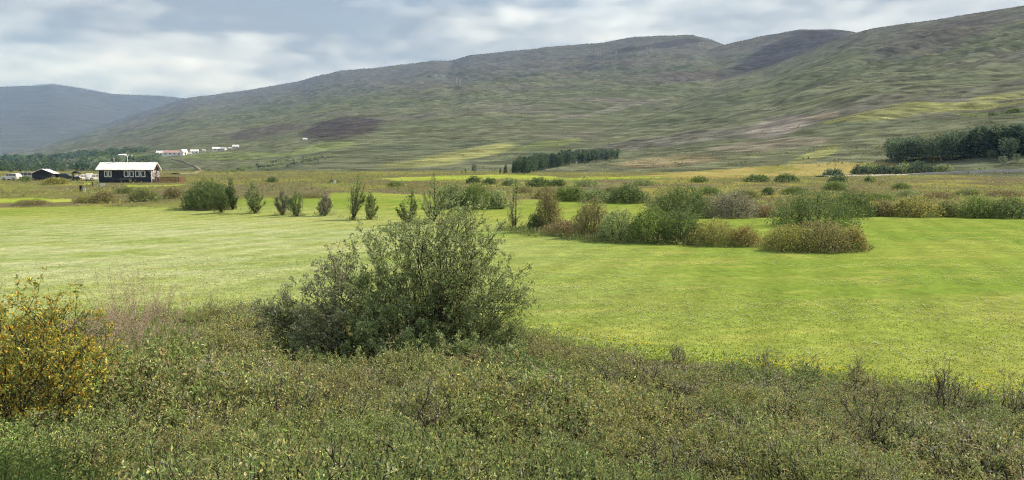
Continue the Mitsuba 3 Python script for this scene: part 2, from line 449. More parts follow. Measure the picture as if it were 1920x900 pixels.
scene['mat_boards'] = {'type': 'twosided', 'bsdf': {'type': 'principled', 'base_color': mikit.proc(lambda p, n, uv: mi.Color3f(.030, .032, .045) * (.7 + .6 * mikit.cell_rand(p.z / .16, dr.floor(p.x / 3)))), 'roughness': .7, 'specular': .3}}
plain('mat_white', (.78, .78, .76), .5)
scene['mat_roof'] = {'type': 'twosided', 'bsdf': {'type': 'principled', 'base_color': mikit.proc(lambda p, n, uv: mi.Color3f(.72, .73, .745) * (.86 + .10 * mikit.cell_rand(p.x / .66) + .10 * fb(p.x * .8, p.y * 2, 0, 2))), 'roughness': .5, 'specular': .4}}
plain('mat_cream', (.62, .60, .55), .6)
plain('mat_redroof', (.45, .30, .27), .6)
plain('mat_glass', (.03, .04, .045), .08, .6)
plain('mat_deck', (.15, .058, .040), .7)
plain('mat_tyre', (.018, .018, .018), .8)
plain('mat_car_white', (.72, .72, .70), .25, .5)
plain('mat_car_cream', (.55, .55, .46), .3, .5)
plain('mat_car_dark', (.03, .035, .045), .22, .5)
plain('mat_steel', (.34, .34, .34), .5)
plain('mat_grey_wood', (.16, .15, .14), .8)
scene['mat_track'] = diffuse(lambda p, n, uv: mx((.17, .165, .11), (.26, .24, .18), nz(p.x * .5, p.y * .5)))
scene['mat_gravel'] = diffuse(lambda p, n, uv: mx((.34, .32, .28), (.44, .42, .37), nz(p.x * 2, p.y * 2)))

NAMES = {'lawn': 'mat_lawn', 'mown_strip': 'mat_strip', 'dry_meadow': 'mat_dry', 'heath_ground': 'mat_heath', 'scrub_ground': 'mat_scrub_ground', 'hills': 'mat_hill'}
TEXT = {'lawn': 'bright yellow green mown lawn across the middle ground', 'mown_strip': 'narrow mown strips beyond the lawn', 'dry_meadow': 'ochre dry grass meadow at the foot of the hill',
        'heath_ground': 'rough brown and green heath between lawn and hills', 'scrub_ground': 'dark soil of the foreground bank', 'hills': 'long treeless hillside with purple brown and green bands'}
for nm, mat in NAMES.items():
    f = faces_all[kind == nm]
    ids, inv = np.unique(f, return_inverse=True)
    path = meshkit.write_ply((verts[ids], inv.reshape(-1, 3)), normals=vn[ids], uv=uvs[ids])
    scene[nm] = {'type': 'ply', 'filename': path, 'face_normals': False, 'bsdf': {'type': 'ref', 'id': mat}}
    labels[nm] = {'kind': 'structure', 'label': TEXT[nm]}
    used.add(nm)

# the air
scene['haze'] = {'type': 'cube', 'to_world': T().translate([0, 0, 640]).scale([14000, 14000, 660]), 'bsdf': {'type': 'null'}, 'interior': {'type': 'ref', 'id': 'air_medium'}}
labels['haze'] = {'kind': 'stuff', 'label': 'thin blue haze over the valley'}


def ribbon(name, pixels, width, mat, label, lift=.12):
    """A track laid on the land along points of it."""
    pts = np.array([ground_at(*p)[:2] for p in pixels])
    seg = np.r_[0, np.cumsum(np.linalg.norm(np.diff(pts, axis=0), axis=1))]
    t = np.linspace(0, seg[-1], max(30, int(seg[-1] / 6)))
    c = np.stack([np.interp(t, seg, pts[:, k]) for k in (0, 1)], 1)
    for _ in range(6):
        c[1:-1] = (c[:-2] + 2 * c[1:-1] + c[2:]) / 4
    d = np.gradient(c, axis=0)
    nrm = np.stack([-d[:, 1], d[:, 0]], 1) / np.linalg.norm(d, axis=1, keepdims=True)
    offs = np.array([-.5, -.42, 0, .42, .5]) * width
    g = c[:, None] + nrm[:, None] * offs[None, :, None]
    z = land(g[..., 0], g[..., 1]).max(1, keepdims=True) + np.array([-1.5, lift, lift + .05, lift, -1.5])
    v = np.concatenate([g, z[..., None]], -1).reshape(-1, 3)
    i, j = np.meshgrid(np.arange(len(t) - 1), np.arange(4), indexing='ij')
    q = np.stack([i * 5 + j, i * 5 + j + 1, (i + 1) * 5 + j + 1, (i + 1) * 5 + j], -1).reshape(-1, 4)
    struct(name, (v, q), mat, smooth=True, label=label)


ribbon('gravel_road', [(1540, 332), (1600, 330), (1700, 327), (1800, 324), (1920, 321), (2060, 317)], 5.0, 'mat_gravel', 'pale gravel road along the foot of the hill', .25)
ribbon('farm_track', [(325, 299), (345, 303), (365, 311), (380, 320), (360, 325), (330, 327)], 3.4, 'mat_track', 'pale track winding down from the farm', .3)


# ------------------------------------------------------------------ plants
PAL = {'willow': [(.105, .128, .058), (.085, .112, .044), (.135, .155, .082)], 'dark': [(.060, .085, .034), (.045, .066, .028), (.085, .105, .042)],
       'green': [(.078, .106, .034), (.098, .126, .042), (.060, .084, .028)], 'greytree': [(.070, .092, .058), (.090, .112, .074), (.055, .076, .046)], 'pale': [(.150, .175, .080), (.110, .140, .055), (.19, .21, .12)],
       'brown': [(.115, .108, .052), (.095, .098, .043), (.130, .112, .062)], 'yellow': [(.130, .130, .048), (.110, .120, .046), (.150, .138, .048)],
       'orange': [(.155, .118, .048), (.135, .12, .046), (.115, .115, .05)], 'gold': [(.205, .185, .034), (.145, .155, .04), (.100, .120, .042), (.24, .175, .032), (.25, .16, .03), (.11, .135, .045), (.10, .12, .045)],
       'spruce': [(.024, .042, .028), (.034, .054, .033), (.018, .032, .023)], 'pine': [(.048, .070, .042), (.064, .086, .054), (.034, .053, .034)],
       'olive': [(.100, .115, .044), (.085, .102, .040), (.125, .128, .050), (.078, .090, .044)], 'rust': [(.125, .102, .058), (.115, .090, .055), (.10, .098, .048)],
       'grey': [(.115, .115, .085), (.090, .095, .065), (.14, .13, .10)]}


def colors(rng, pal, n, vary=.28):
    c = 2.75 * np.array(PAL[pal])[rng.integers(len(PAL[pal]), size=n)]
    return c * np.exp(rng.normal(0, vary, (n, 1))) * np.exp(rng.normal(0, .06, (n, 3)))


def curve(rng, p0, p1, n, wobble, lift=0.0):
    t = np.linspace(0, 1, n)[:, None]
    L = np.linalg.norm(p1 - p0)
    p = p0 + (p1 - p0) * t
    p[:, 2] += lift * L * (t[:, 0] * (1 - t[:, 0])) * 4
    w = np.cumsum(rng.normal(0, 1, (n, 3)), 0)
    w -= w[0]
    w -= t * w[-1]
    return p + w * wobble * L / n ** .5


def plant(rng, tips, bases, leaf, pal, stem_r, nb=6, nt=0, per=9, wob=.12, spread=.42, lo=.3, lift=.08, aspect=.5, twig_len=.3, up=.35, bare=0.0, along=.55):
    """Stems from the base points to the tips, side branches, twigs, and leaves along the outermost. -> (tube lines, leaf arrays)."""
    lines, LP, LD, ends = [], [], [], []
    for tip, base in zip(tips, bases):
        n = 6
        c = curve(rng, base, tip, n, wob, lift)
        L = np.linalg.norm(tip - base)
        lines.append((c, stem_r * np.linspace(1, .22, n) * (.6 + .4 * L)))
        ends.append((c[-3:], L * .4))
        for _ in range(nb):
            t = rng.uniform(lo, 1)
            k = t * (n - 1)
            i0 = min(int(k), n - 2)
            q = c[i0] + (c[i0 + 1] - c[i0]) * (k - i0)
            ax = c[i0 + 1] - c[i0]
            ax /= np.linalg.norm(ax) + 1e-9
            d = rng.normal(size=3)
            d -= ax * d.dot(ax) * .6
            d = d / np.linalg.norm(d) * (1 - up) + ax * .55 + np.array([0, 0, up])
            d /= np.linalg.norm(d)
            bl = L * spread * rng.uniform(.5, 1.1) * (1.15 - .55 * t)
            b = curve(rng, q, q + d * bl, 4, wob * 1.2, .05)
            lines.append((b, stem_r * .36 * np.linspace(1, .3, 4) * (.6 + .4 * L)))
            if nt == 0:
                ends.append((b, bl))
            for _ in range(nt):
                tt = rng.uniform(.15, 1)
                kk = tt * 3
                i1 = min(int(kk), 2)
                qq = b[i1] + (b[i1 + 1] - b[i1]) * (kk - i1)
                dd = rng.normal(size=3) * .75 + d + np.array([0, 0, up])
                dd /= np.linalg.norm(dd)
                tl = bl * twig_len * rng.uniform(.5, 1.4)
                w = curve(rng, qq, qq + dd * tl, 3, wob, .05)
                lines.append((w, stem_r * .15 * np.linspace(1, .4, 3) * (.6 + .4 * L)))
                ends.append((w, tl))
    for c, L in ends:
        if rng.random() < bare:
            continue
        m = max(2, int(rng.poisson(per)))
        t = rng.uniform(0.1, 1, m) * (len(c) - 1)
        i0 = np.minimum(t.astype(int), len(c) - 2)
        ax = c[i0 + 1] - c[i0]
        LP.append(c[i0] + ax * (t - i0)[:, None])
        ax = ax / (np.linalg.norm(ax, axis=1, keepdims=True) + 1e-9)
        LD.append(ax * along + rng.normal(0, .62, (m, 3)) + [0, 0, .2])
    LP, LD = np.vstack(LP), np.vstack(LD)
    n = len(LP)
    LP = LP + rng.normal(0, leaf * .35, (n, 3))
    L = leaf * rng.uniform(.65, 1.3, n)
    return lines, (LP, LD, L, L * aspect, colors(rng, pal, n))


def dome(rng, n, w, d, h, inner=.35, low=.25):
    """Stem tips spread through a rounded crown."""
    a, q = rng.uniform(0, 2 * np.pi, n), np.sqrt(rng.uniform(0, 1, n))
    z = h * np.sqrt(np.maximum(1 - q ** 2 * (1 - low ** 2), 0)) * rng.uniform(.78, 1.06, n)
    return np.stack([np.cos(a) * q * w / 2, np.sin(a) * q * d / 2, z], 1)


def put_plant(key, lines, leaves, at, rng, names=('stems', 'crown'), sides=4, mat='mat_leaf', fold=.25):
    v, f = tube_mesh(lines, sides)
    part(key, names[0], (v + at, f), 'mat_bark')
    P, D, L, W, C = leaves
    v, f, c = leaf_mesh(P + at, D, L, W, C, rng, fold)
    part(key, names[1], (v, f), mat, color=c)


def bush(px, py, hw, top, pal, label, name='willow_bush', cat='bush', group=None, shape='dome', seed=0, dens=1.0, bare=0.0, deep=.9, full=1.0):
    """A bush whose foot stands on the land at (px, py); half width and top as measured."""
    rng = np.random.default_rng(1000 + seed * 7 + int(px) * 3 + int(py))
    g = ground_at(px, py)
    m = g[1] / F / math.cos(PITCH)
    w, h = 2 * hw * m, (py - top) * m
    leaf = np.clip(1.5 * g[1] / (F * .533), .03, 1.0)
    leaf = min(leaf, h * (.10 if g[1] < 140 else .22))
    w *= 1.2
    h *= 1.08
    if shape == 'column':
        ns = 9
        t = dome(rng, ns, w * 1.25, w * 1.25, h * .90, low=.45)
        t[0] = [rng.normal(0, .05) * w, 0, h * 1.0]
        base = np.stack([rng.normal(0, w * .03, ns), rng.normal(0, w * .03, ns), np.full(ns, -.05)], 1)
        lines, lv = plant(rng, t, base, leaf, pal, .018 * h ** .5, nb=int(20 * dens), per=9, spread=.30, lo=.14, lift=.0, up=.5, wob=.06, bare=bare)
    elif shape == 'tall':
        ns = 6
        t = dome(rng, ns, w * .8, w * .8, h * .8, low=.35)
        t[0] = [0, 0, h]
        base = np.stack([rng.normal(0, w * .02, ns), rng.normal(0, w * .02, ns), np.full(ns, -.05)], 1)
        lines, lv = plant(rng, t, base, leaf, pal, .016 * h ** .5, nb=int(20 * dens), per=6, spread=.30, lo=.12, lift=.0, up=.35, wob=.05, bare=bare)
    else:
        ns = int(np.clip(14 + 7 * w / max(h, .3), 16, 60) * (1 if g[1] < 140 else .6))
        t = dome(rng, ns, w * .80, w * deep * .80, h * .84)
        b = t * [.42, .42, 0] + rng.normal(0, .04 * w, (ns, 3)) * [1, 1, 0]
        b[:, 2] = -.1
        lines, lv = plant(rng, t, b, leaf, pal, .016 * h ** .5, nb=int((8 if g[1] < 140 else 4) * dens), per=7 if g[1] < 140 else 5, spread=.26, lo=.05, lift=.1, up=.25, wob=.10, bare=bare, along=.15)
    lv = (*lv[:4], lv[4] * .84)
    lines = [(p[[0, 2, 5]], r[[0, 2, 5]]) if len(p) == 6 else (p[[0, 3]], r[[0, 3]]) for k, (p, r) in enumerate(lines) if len(p) == 6 or k % 2]
    if shape == 'dome':
        m = int(min(7.0 * w * h / leaf ** 2, 9000) * full)
        d = rng.normal(size=(m, 3))
        d[:, 2] = np.abs(d[:, 2])
        d /= np.linalg.norm(d, axis=1, keepdims=True)
        lump = .62 + .66 * meshkit.fbm(d * 2.6 + px, 3, 5)
        P = d * [w * .5, w * deep * .5, h * .97] * lump[:, None] * rng.uniform(.30, 1, (m, 1)) ** .5
        Ls = leaf * rng.uniform(.65, 1.4, m)
        more = (P, d * .5 + rng.normal(0, .6, (m, 3)) + [0, 0, .5], Ls, Ls * .55, colors(rng, pal, m))
        lv = tuple(np.concatenate([a, b]) for a, b in zip(lv, more))
    else:
        m = int(len(lv[0]) * .25)
        z = rng.uniform(.12, 1, m)
        a = rng.uniform(0, 2 * np.pi, m)
        prof = np.sin(np.pi * np.clip(z * .78 + .12, 0, 1)) ** .9 * (.55 + .9 * meshkit.fbm(np.stack([np.cos(a) * 1.3 + px, np.sin(a) * 1.3, z * h * 1.6], -1), 2, 6))
        q = np.sqrt(rng.uniform(.05, 1, m)) * prof * w * .36
        P = np.stack([np.cos(a) * q, np.sin(a) * q, z * h * .92], 1)
        Ls = leaf * rng.uniform(.65, 1.3, m)
        more = (P, np.stack([np.cos(a), np.sin(a), a * 0 + .9], 1) + rng.normal(0, .5, (m, 3)), Ls, Ls * .5, colors(rng, pal, m))
        lean = rng.normal(0, .05, 2)
        lv = tuple(np.concatenate([u_, v_]) for u_, v_ in zip(lv, more))
        lv[0][:, :2] += lv[0][:, 2:] * lean
        for p_, _ in lines:
            p_[:, :2] += p_[:, 2:] * lean
    key = thing(name, label, cat, group)
    put_plant(key, lines, lv, g, rng, names=('stems' if shape == 'dome' else 'trunk', 'crown'), sides=3)
    return g


R0 = np.random.default_rng(5)
# -- the row of young willows on the lawn
ROW = 'young willows in a row on the lawn'
bush(390, 391, 44, 337, 'dark', 'large round dense green bush at the left end of the row of young trees', 'round_bush', full=1.4)
for (px, py, hw, top, pal, lab) in (
        (415, 400, 11, 352, 'dark', 'small dark tree standing in front of the large round bush'),
        (437, 393, 9, 344, 'dark', 'narrow dark tree at the right flank of the large round bush'),
        (477, 400, 15, 350, 'willow', 'first free-standing young willow to the right of the large round bush'),
        (530, 404, 11, 360, 'grey', 'slim brownish young willow, left one of a close pair'),
        (557, 406, 14, 362, 'willow', 'fuller dark young willow, right one of a close pair'),
        (609, 405, 12, 366, 'grey', 'smallest brownish young willow, alone between the pair and the tallest one'),
        (661, 412, 19, 340, 'willow', 'tallest and widest young willow of the row with a forked crown'),
        (695, 412, 10, 366, 'willow', 'thin young willow just right of the tallest one'),
        (767, 421, 18, 367, 'dark', 'dark young willow behind the top of the big foreground bush, left of two'),
        (811, 415, 17, 337, 'pale', 'tall loose young willow behind the top of the big foreground bush, right of two')):
    bush(px, py, hw, top, pal, lab, 'young_willow', 'tree', ROW, 'column')
# -- the island of bushes on the lawn
ISL = 'bushes of the island on the lawn'
bush(965, 431, 22, 345, 'pale', 'pale slender young tree at the left end of the bush island', 'slender_tree', 'tree', None, 'tall')
bush(1028, 434, 25, 352, 'brown', 'reddish brown upright young tree next to the pale slender one', 'upright_tree', 'tree', None)
bush(1003, 434, 14, 402, 'dark', 'low dark bush at the foot of the reddish brown young tree', group=ISL)
bush(1108, 446, 32, 370, 'brown', 'brown green upright young tree with a ragged top in the bush island', 'upright_tree', 'tree', None)
bush(1060, 441, 40, 412, 'rust', 'low reddish tangle of twigs between the two upright young trees', group=ISL, bare=.3)
bush(1160, 452, 42, 393, 'willow', 'willow bush directly right of the brown green upright tree', group=ISL)
bush(1222, 454, 44, 386, 'green', 'middle green willow bush of the island hedge', group=ISL)
bush(1280, 455, 40, 392, 'dark', 'darker willow bush at the right end of the island hedge', group=ISL)
bush(1338, 459, 46, 414, 'yellow', 'yellowing low bush right of the island hedge', group=ISL)
bush(1395, 461, 30, 424, 'orange', 'small orange tinted bush at the end of the yellowing one', group=ISL)
bush(1525, 424, 78, 356, 'dark', 'broad dark green dome-shaped bush behind the yellow brown thicket', 'round_bush')
bush(1480, 470, 48, 420, 'yellow', 'left half of the yellow brown thicket in front of the dark dome-shaped bush', group=ISL)
bush(1545, 471, 52, 412, 'brown', 'tall middle of the yellow brown thicket in front of the dark dome-shaped bush', group=ISL)
bush(1598, 470, 24, 422, 'orange', 'rusty right end of the yellow brown thicket', group=ISL)
# -- bushes behind the lawn
BACK = 'bushes along the far edge of the lawn'
for (px, py, hw, top, pal, lab) in (
        (848, 390, 30, 341, 'willow', 'olive bush at the far lawn edge behind the right young willow of the row'),
        (892, 391, 30, 344, 'green', 'bushy green willow in the middle of the group behind the lawn'),
        (934, 391, 18, 356, 'pale', 'small pale bush at the right end of the group behind the lawn'),
        (1025, 372, 22, 350, 'brown', 'small bush beyond the lawn behind the reddish upright tree'),
        (1070, 376, 34, 348, 'green', 'green bush beyond the lawn left of the rounded one'),
        (1122, 379, 30, 354, 'willow', 'low bush between two rounded bushes beyond the lawn'),
        (1178, 380, 36, 346, 'dark', 'rounded dark bush beyond the lawn left of the biggest one'),
        (1275, 408, 58, 350, 'dark', 'biggest dark green bush at the far edge of the lawn'),
        (1372, 408, 45, 357, 'grey', 'grey leafed bush right of the biggest dark green bush'),
        (1432, 407, 24, 384, 'rust', 'low rusty bush between the grey bush and the dark dome'),
        (1600, 406, 38, 358, 'dark', 'tall dark bush close behind the right flank of the dark dome'),
        (1655, 405, 28, 376, 'brown', 'low brownish bush at the left end of the right hand hedge'),
        (1716, 406, 46, 369, 'yellow', 'yellow green rounded bush in the right hand hedge'),
        (1776, 406, 30, 377, 'olive', 'low olive bush in the middle of the right hand hedge'),
        (1832, 408, 34, 369, 'green', 'rounded green bush in the right hand hedge'),
        (1892, 409, 44, 371, 'dark', 'dark bush of the right hand hedge cut by the picture edge'),
        (1985, 411, 50, 368, 'green', 'green bush of the right hand hedge outside the picture')):
    if px < 1960:
        bush(px, py, hw, top, pal, lab, group=BACK)
# -- smaller bushes on the heath beyond
HEATH = 'low bushes scattered over the heath'
for (px, py, hw, top, pal, lab) in (
        (888, 344, 14, 331, 'dark', 'low dark bush in front of the bright strip, first of the row'),
        (918, 346, 13, 334, 'dark', 'low dark bush in front of the bright strip, second of the row'),
        (958, 348, 17, 335, 'willow', 'low wide bush in front of the bright strip, third of the row'),
        (1010, 350, 22, 333, 'dark', 'thick dark bush in front of the bright strip, fourth and largest of the row'),
        (1045, 349, 15, 336, 'dark', 'low dark bush closing the row in front of the bright strip'),
        (1100, 349, 20, 338, 'willow', 'low bush on the heath right of the dark row'),
        (1205, 348, 22, 337, 'willow', 'low grey green bush on the heath at the end of the bright strip'),
        (1310, 342, 16, 331, 'green', 'small bush at the lower edge of the dry meadow'),
        (1418, 341, 24, 328, 'dark', 'flat dark bush below the dry meadow, left of a similar one'),
        (1474, 341, 22, 326, 'dark', 'flat dark bush below the dry meadow, right of a similar one'),
        (1440, 366, 12, 350, 'dark', 'small dark bush alone on the green heath below the dry meadow'),
        (1562, 331, 18, 317, 'pine', 'bushy shrub beside the start of the gravel road'),
        (1570, 342, 16, 328, 'dark', 'shrub just below the gravel road'),
        (1565, 356, 22, 340, 'green', 'wider green shrub below the gravel road'),
        (1630, 342, 10, 330, 'green', 'tiny shrub on the slope below the gravel road'),
        (1690, 355, 16, 342, 'green', 'small green shrub on the right hand heath'),
        (270, 377, 26, 352, 'olive', 'low olive bush on the heath below the black house'),
        (195, 380, 24, 358, 'brown', 'low brown bush on the heath left of the olive one'),
        (105, 345, 22, 332, 'yellow', 'yellowing bush in front of the black shed'),
        (47, 341, 12, 331, 'dark', 'dark bush in front of the cream van'),
        (325, 372, 18, 350, 'brown', 'brown bush left of the large round bush'),
        (510, 342, 10, 332, 'dark', 'small dark bush on the heath far behind the young willows'),
        (627, 343, 9, 336, 'dark', 'tiny dark bush above the white marker'),
        (580, 371, 30, 362, 'brown', 'low spread of brown growth at the far lawn edge'),
        (740, 350, 16, 340, 'green', 'low green bush on the heath behind the tallest young willow'),
        (1900, 212, 14, 203, 'dark', 'dark bush on the hillside near the right picture edge'),
        (1862, 217, 9, 210, 'dark', 'small dark bush on the hillside left of the other one')):
    bush(px, py, hw, top, pal, lab, 'heath_bush', 'bush', HEATH, dens=.8)
for (px, py, hw, top, pal, lab) in (
        (1150, 364, 20, 350, 'olive', 'low olive bush on the heath above the rounded dark bush'), (1330, 366, 22, 350, 'green', 'low green bush on the heath above the grey leafed bush'),
        (1400, 372, 26, 356, 'olive', 'low olive bush on the heath between the grey bush and the dark dome'), (1490, 364, 24, 350, 'green', 'low green bush on the heath just left above the dark dome'),
        (1650, 376, 26, 362, 'green', 'low green bush on the heath behind the left end of the right hand hedge'), (1700, 368, 22, 356, 'willow', 'low bush on the heath behind the rounded yellow green bush'),
        (1760, 372, 30, 360, 'rust', 'low reddish bush on the dark band behind the right hand hedge'), (1815, 366, 26, 354, 'olive', 'low olive bush on the dark band further right'),
        (1880, 368, 32, 356, 'rust', 'low reddish bush on the dark band at the right picture edge'), (980, 362, 18, 350, 'brown', 'low brown bush on the heath left of the green ones beyond the lawn'),
        (235, 362, 18, 350, 'olive', 'low olive bush on the bank under the left end of the black house'), (160, 380, 18, 366, 'yellow', 'low yellowing bush on the heath left of the brown one'),
        (60, 384, 30, 374, 'brown', 'low brown growth between the mown strip and the lawn at the left')):
    bush(px, py, hw, top, pal, lab, 'heath_bush', 'bush', HEATH, dens=.8)
for k, px in enumerate((1612, 1632, 1652, 1676, 1698, 1722, 1745, 1768)):
    bush(px, 327 - k * .7, 15, 327 - k * .7 - (17 + 5 * math.sin(k * 1.7)), ('pine', 'willow', 'pine')[k % 3], ('first', 'second', 'third', 'fourth', 'fifth', 'sixth', 'seventh', 'eighth')[k] + ' shrub from the left in the grey green hedge row along the gravel road', 'roadside_shrub', 'shrub', 'hedge row along the gravel road', dens=.8)

# -- plantations: a few grown trees, set out in copies
def conifer(rng, h, w, pal, kind):
    """Trunk lines and needle sprays of a tree of height h and width w."""
    lines = [(curve(rng, np.array([0, 0, -.5]), np.array([0, 0, h * .96]), 7, .01), np.linspace(.02, .003, 7) * h)]
    P, D, L = [], [], []
    for z in np.linspace(.10, .97, 17):
        if kind == 'spruce':
            rr = w / 2 * (1 - z) ** .8 * rng.uniform(.75, 1.1)
        else:
            rr = w / 2 * math.sqrt(max(1 - ((z - .52) / .52) ** 2, .02)) * rng.uniform(.7, 1.1)
        m = int(4 + 15 * rr / w)
        for a in rng.uniform(0, 2 * np.pi, m):
            d = np.array([math.cos(a), math.sin(a), .05 if kind == 'spruce' else .5])
            k = 4
            t = np.sqrt(rng.uniform(.1, 1, k))
            P.append(np.array([0, 0, z * h]) + d * (t * rr)[:, None] + rng.normal(0, .012 * h, (k, 3)))
            D.append(d + rng.normal(0, .45, (k, 3)))
            L.append(np.full(k, .115 * h) * rng.uniform(.6, 1.2, k))
    P, D, L = np.vstack(P), np.vstack(D), np.concatenate(L)
    return lines, (P, D, L, L * .45, colors(rng, pal, len(P), .25))


def tree_kit(seed, w, pal, kind):
    rng = np.random.default_rng(seed)
    lines, (P, D, L, W, C) = conifer(rng, 1.0, w, pal, kind)
    tv, tf = tube_mesh(lines, 5)
    v, f, c = leaf_mesh(P, D, L, W, C, rng)
    return mikit.ply((tv, tf), 'mat_bark'), mikit.ply((v, f), 'mat_leaf', color=c)


KITS = {'spruce': [tree_kit(300 + k, .42, 'spruce', 'spruce') for k in range(4)], 'pine': [tree_kit(320 + k, .62, 'pine', 'round') for k in range(4)],
        'broad': [tree_kit(340 + k, .85, 'greytree', 'round') for k in range(3)]}


def wood_tree(kind, px, py, top, name, label, group, rng):
    g = ground_at(px, py)
    h = (py - top) * g[1] / F / math.cos(PITCH)
    kit = KITS[kind][rng.integers(len(KITS[kind]))]
    key = thing(name, label, 'tree', group)
    M = T().translate(g.tolist()).rotate([0, 0, 1], float(rng.uniform(0, 360))).scale([h * float(rng.uniform(.85, 1.2))] * 2 + [h])
    for nm, d in zip(('trunk', 'crown'), kit):
        scene[numbered(key + '__' + nm)] = {**d, 'to_world': M}


rng = np.random.default_rng(77)
# the narrow wood in the middle of the hillside foot: right end thin and high, left end broad and low
for px in np.arange(1156, 962, -5.2):
    base = np.interp(px, [955, 985, 1020, 1080, 1160], [326, 327, 318, 307, 298])
    for row in range(2):
        x = px + rng.normal(0, 2)
        hgt = np.interp(px, [960, 985, 1010, 1100, 1150], [17, 29, 25, 17, 14]) * rng.uniform(.85, 1.12)
        b = base - row * rng.uniform(3, 7)
        wood_tree('spruce' if rng.random() < .45 else 'pine', x, b, b - hgt, 'spruce_tree', 'dark spruce in the narrow wood at the foot of the hillside behind the bright strip', 'trees of the narrow spruce wood', rng)
for px, b, t, lab in ((866, 324, 319, 'tiny dark conifer standing far left of the narrow wood'), (873, 324, 317, 'second tiny dark conifer left of the narrow wood'),
                      (889, 324, 310, 'round dark conifer alone to the left of the narrow wood'), (938, 326, 316, 'small conifer just left of the narrow wood'), (948, 326, 309, 'conifer at the left edge of the narrow wood')):
    wood_tree('pine' if px == 889 else 'spruce', px, b, t, 'lone_conifer', lab, None, rng)
for px, b, t, lab in ((259, 305, 295, 'dark tree behind the middle of the white roof'), (271, 304, 292, 'dark round tree behind the right part of the white roof'),
                      (283, 304, 291, 'dark tree behind the right end of the white roof, left of the tallest'), (293, 305, 289, 'tallest dark tree behind the gable of the black house')):
    wood_tree('broad', px, b, t, 'dark_tree', lab, None, rng)
# the mixed wood on the right
for k in range(74):
    px = 1668 + (1935 - 1668) * (k + rng.uniform(0, 1)) / 74
    base = np.interp(px, [1660, 1700, 1800, 1935], [304, 305, 300, 292]) - rng.uniform(0, 9)
    hgt = np.interp(px, [1660, 1700, 1760, 1800, 1830, 1870, 1935], [32, 38, 42, 42, 52, 54, 50]) * rng.uniform(.72, 1.05)
    tall = px > 1790 and rng.random() < .65
    kind_ = 'spruce' if tall else ('pine' if rng.random() < .5 else 'broad')
    wood_tree(kind_, px, base, base - hgt, 'wood_conifer' if tall else 'wood_tree', 'dark conifer in the higher right part of the mixed wood' if tall else 'grey green tree in the mixed wood above the gravel road',
              'dark conifers of the mixed wood' if tall else 'grey green trees of the mixed wood', rng)
for px, b, t, lab in ((1890, 297, 262, 'pale round tree in front of the dark conifers near the right edge'), (1858, 298, 283, 'small pale tree in front of the dark conifers'),
                      (1905, 305, 290, 'small tree on the bank below the mixed wood near the right edge'), (1880, 310, 294, 'low pale tree on the bank below the mixed wood')):
    wood_tree('broad', px, b, t, 'pale_tree', lab, None, rng)


def far_wood(key, label, pixels, n, hpx, seed, pal='pine'):
    """A far wood that reads as one mass: crowns packed over a strip of land."""
    rng = np.random.default_rng(seed)
    poly = area(pixels)
    x0, y0, x1, y1 = poly.bounds
    P, D, L, C = [], [], [], []
    while len(P) < n:
        x, y = rng.uniform(x0, x1), rng.uniform(y0, y1)
        if not poly.contains(Point(x, y)):
            continue
        h = hpx * y / F * rng.uniform(.6, 1.15)
        m = 60
        d = rng.normal(size=(m, 3))
        d /= np.linalg.norm(d, axis=1, keepdims=True)
        p = np.array([x, y, float(land(x, y))]) + d * [h * .36, h * .36, h * .46] * rng.uniform(.5, 1, (m, 1)) + [0, 0, h * .5]
        P.append(p)
        D.append(d + rng.normal(0, .4, (m, 3)))
        L.append(np.full(m, h * .24))
        C.append(colors(rng, pal if rng.random() < .7 else 'spruce', m, .2))
    P, D, L, C = np.vstack(P), np.vstack(D), np.concatenate(L), np.vstack(C)
    v, f, c = leaf_mesh(P, D, L, L * .8, C, rng)
    struct(key, (v, f), 'mat_leaf', kind='stuff', label=label, color=c)


far_wood('distant_wood', 'dark far wood left behind the black house', [(-60, 322), (60, 323), (170, 322), (270, 321), (300, 311), (250, 305), (140, 306), (60, 303), (-60, 305)], 330, 15, 1)
far_wood('plantation_strip', 'thin dark plantation on the slope above the far wood', [(90, 303), (180, 296), (285, 284), (282, 280), (200, 286), (110, 293)], 170, 8, 2)
far_wood('birch_strip', 'loose dark growth on the slope right of the farm track', [(385, 328), (440, 318), (500, 305), (560, 298), (640, 292), (600, 304), (480, 320), (420, 330)], 130, 5, 3, 'willow')

# ------------------------------------------------------------------ the black house
def mat4(loc, deg):
    return T().translate(list(map(float, loc))).rotate([0, 0, 1], deg)


def placed(key, name, mesh, bsdf, M, smooth=False):
    k = numbered(key + '__' + name)
    scene[k] = {**mikit.ply(mesh, bsdf, smooth), 'to_world': M}
    return k


def window(key, M, x, z, w, h, y=0.0, side=False, name='window', div=0):
    """A white framed window standing proud of a wall at y (or of a gable at x)."""
    fw = .17
    def b(x0, x1, z0, z1, d0, d1):
        return box(x0, x1, y - d1, y - d0, z0, z1) if not side else box(y + d0, y + d1, x0, x1, z0, z1)
    fr = join([b(x, x + fw, z, z + h, .004, .07), b(x + w - fw, x + w, z, z + h, .004, .07), b(x + fw, x + w - fw, z, z + fw, .004, .066), b(x + fw, x + w - fw, z + h - fw, z + h, .004, .066)])
    k = placed(key, name, b(x + fw, x + w - fw, z + fw, z + h - fw, .006, .02), 'mat_glass', M)
    placed(k, 'frame', fr, 'mat_white', M)
    return k


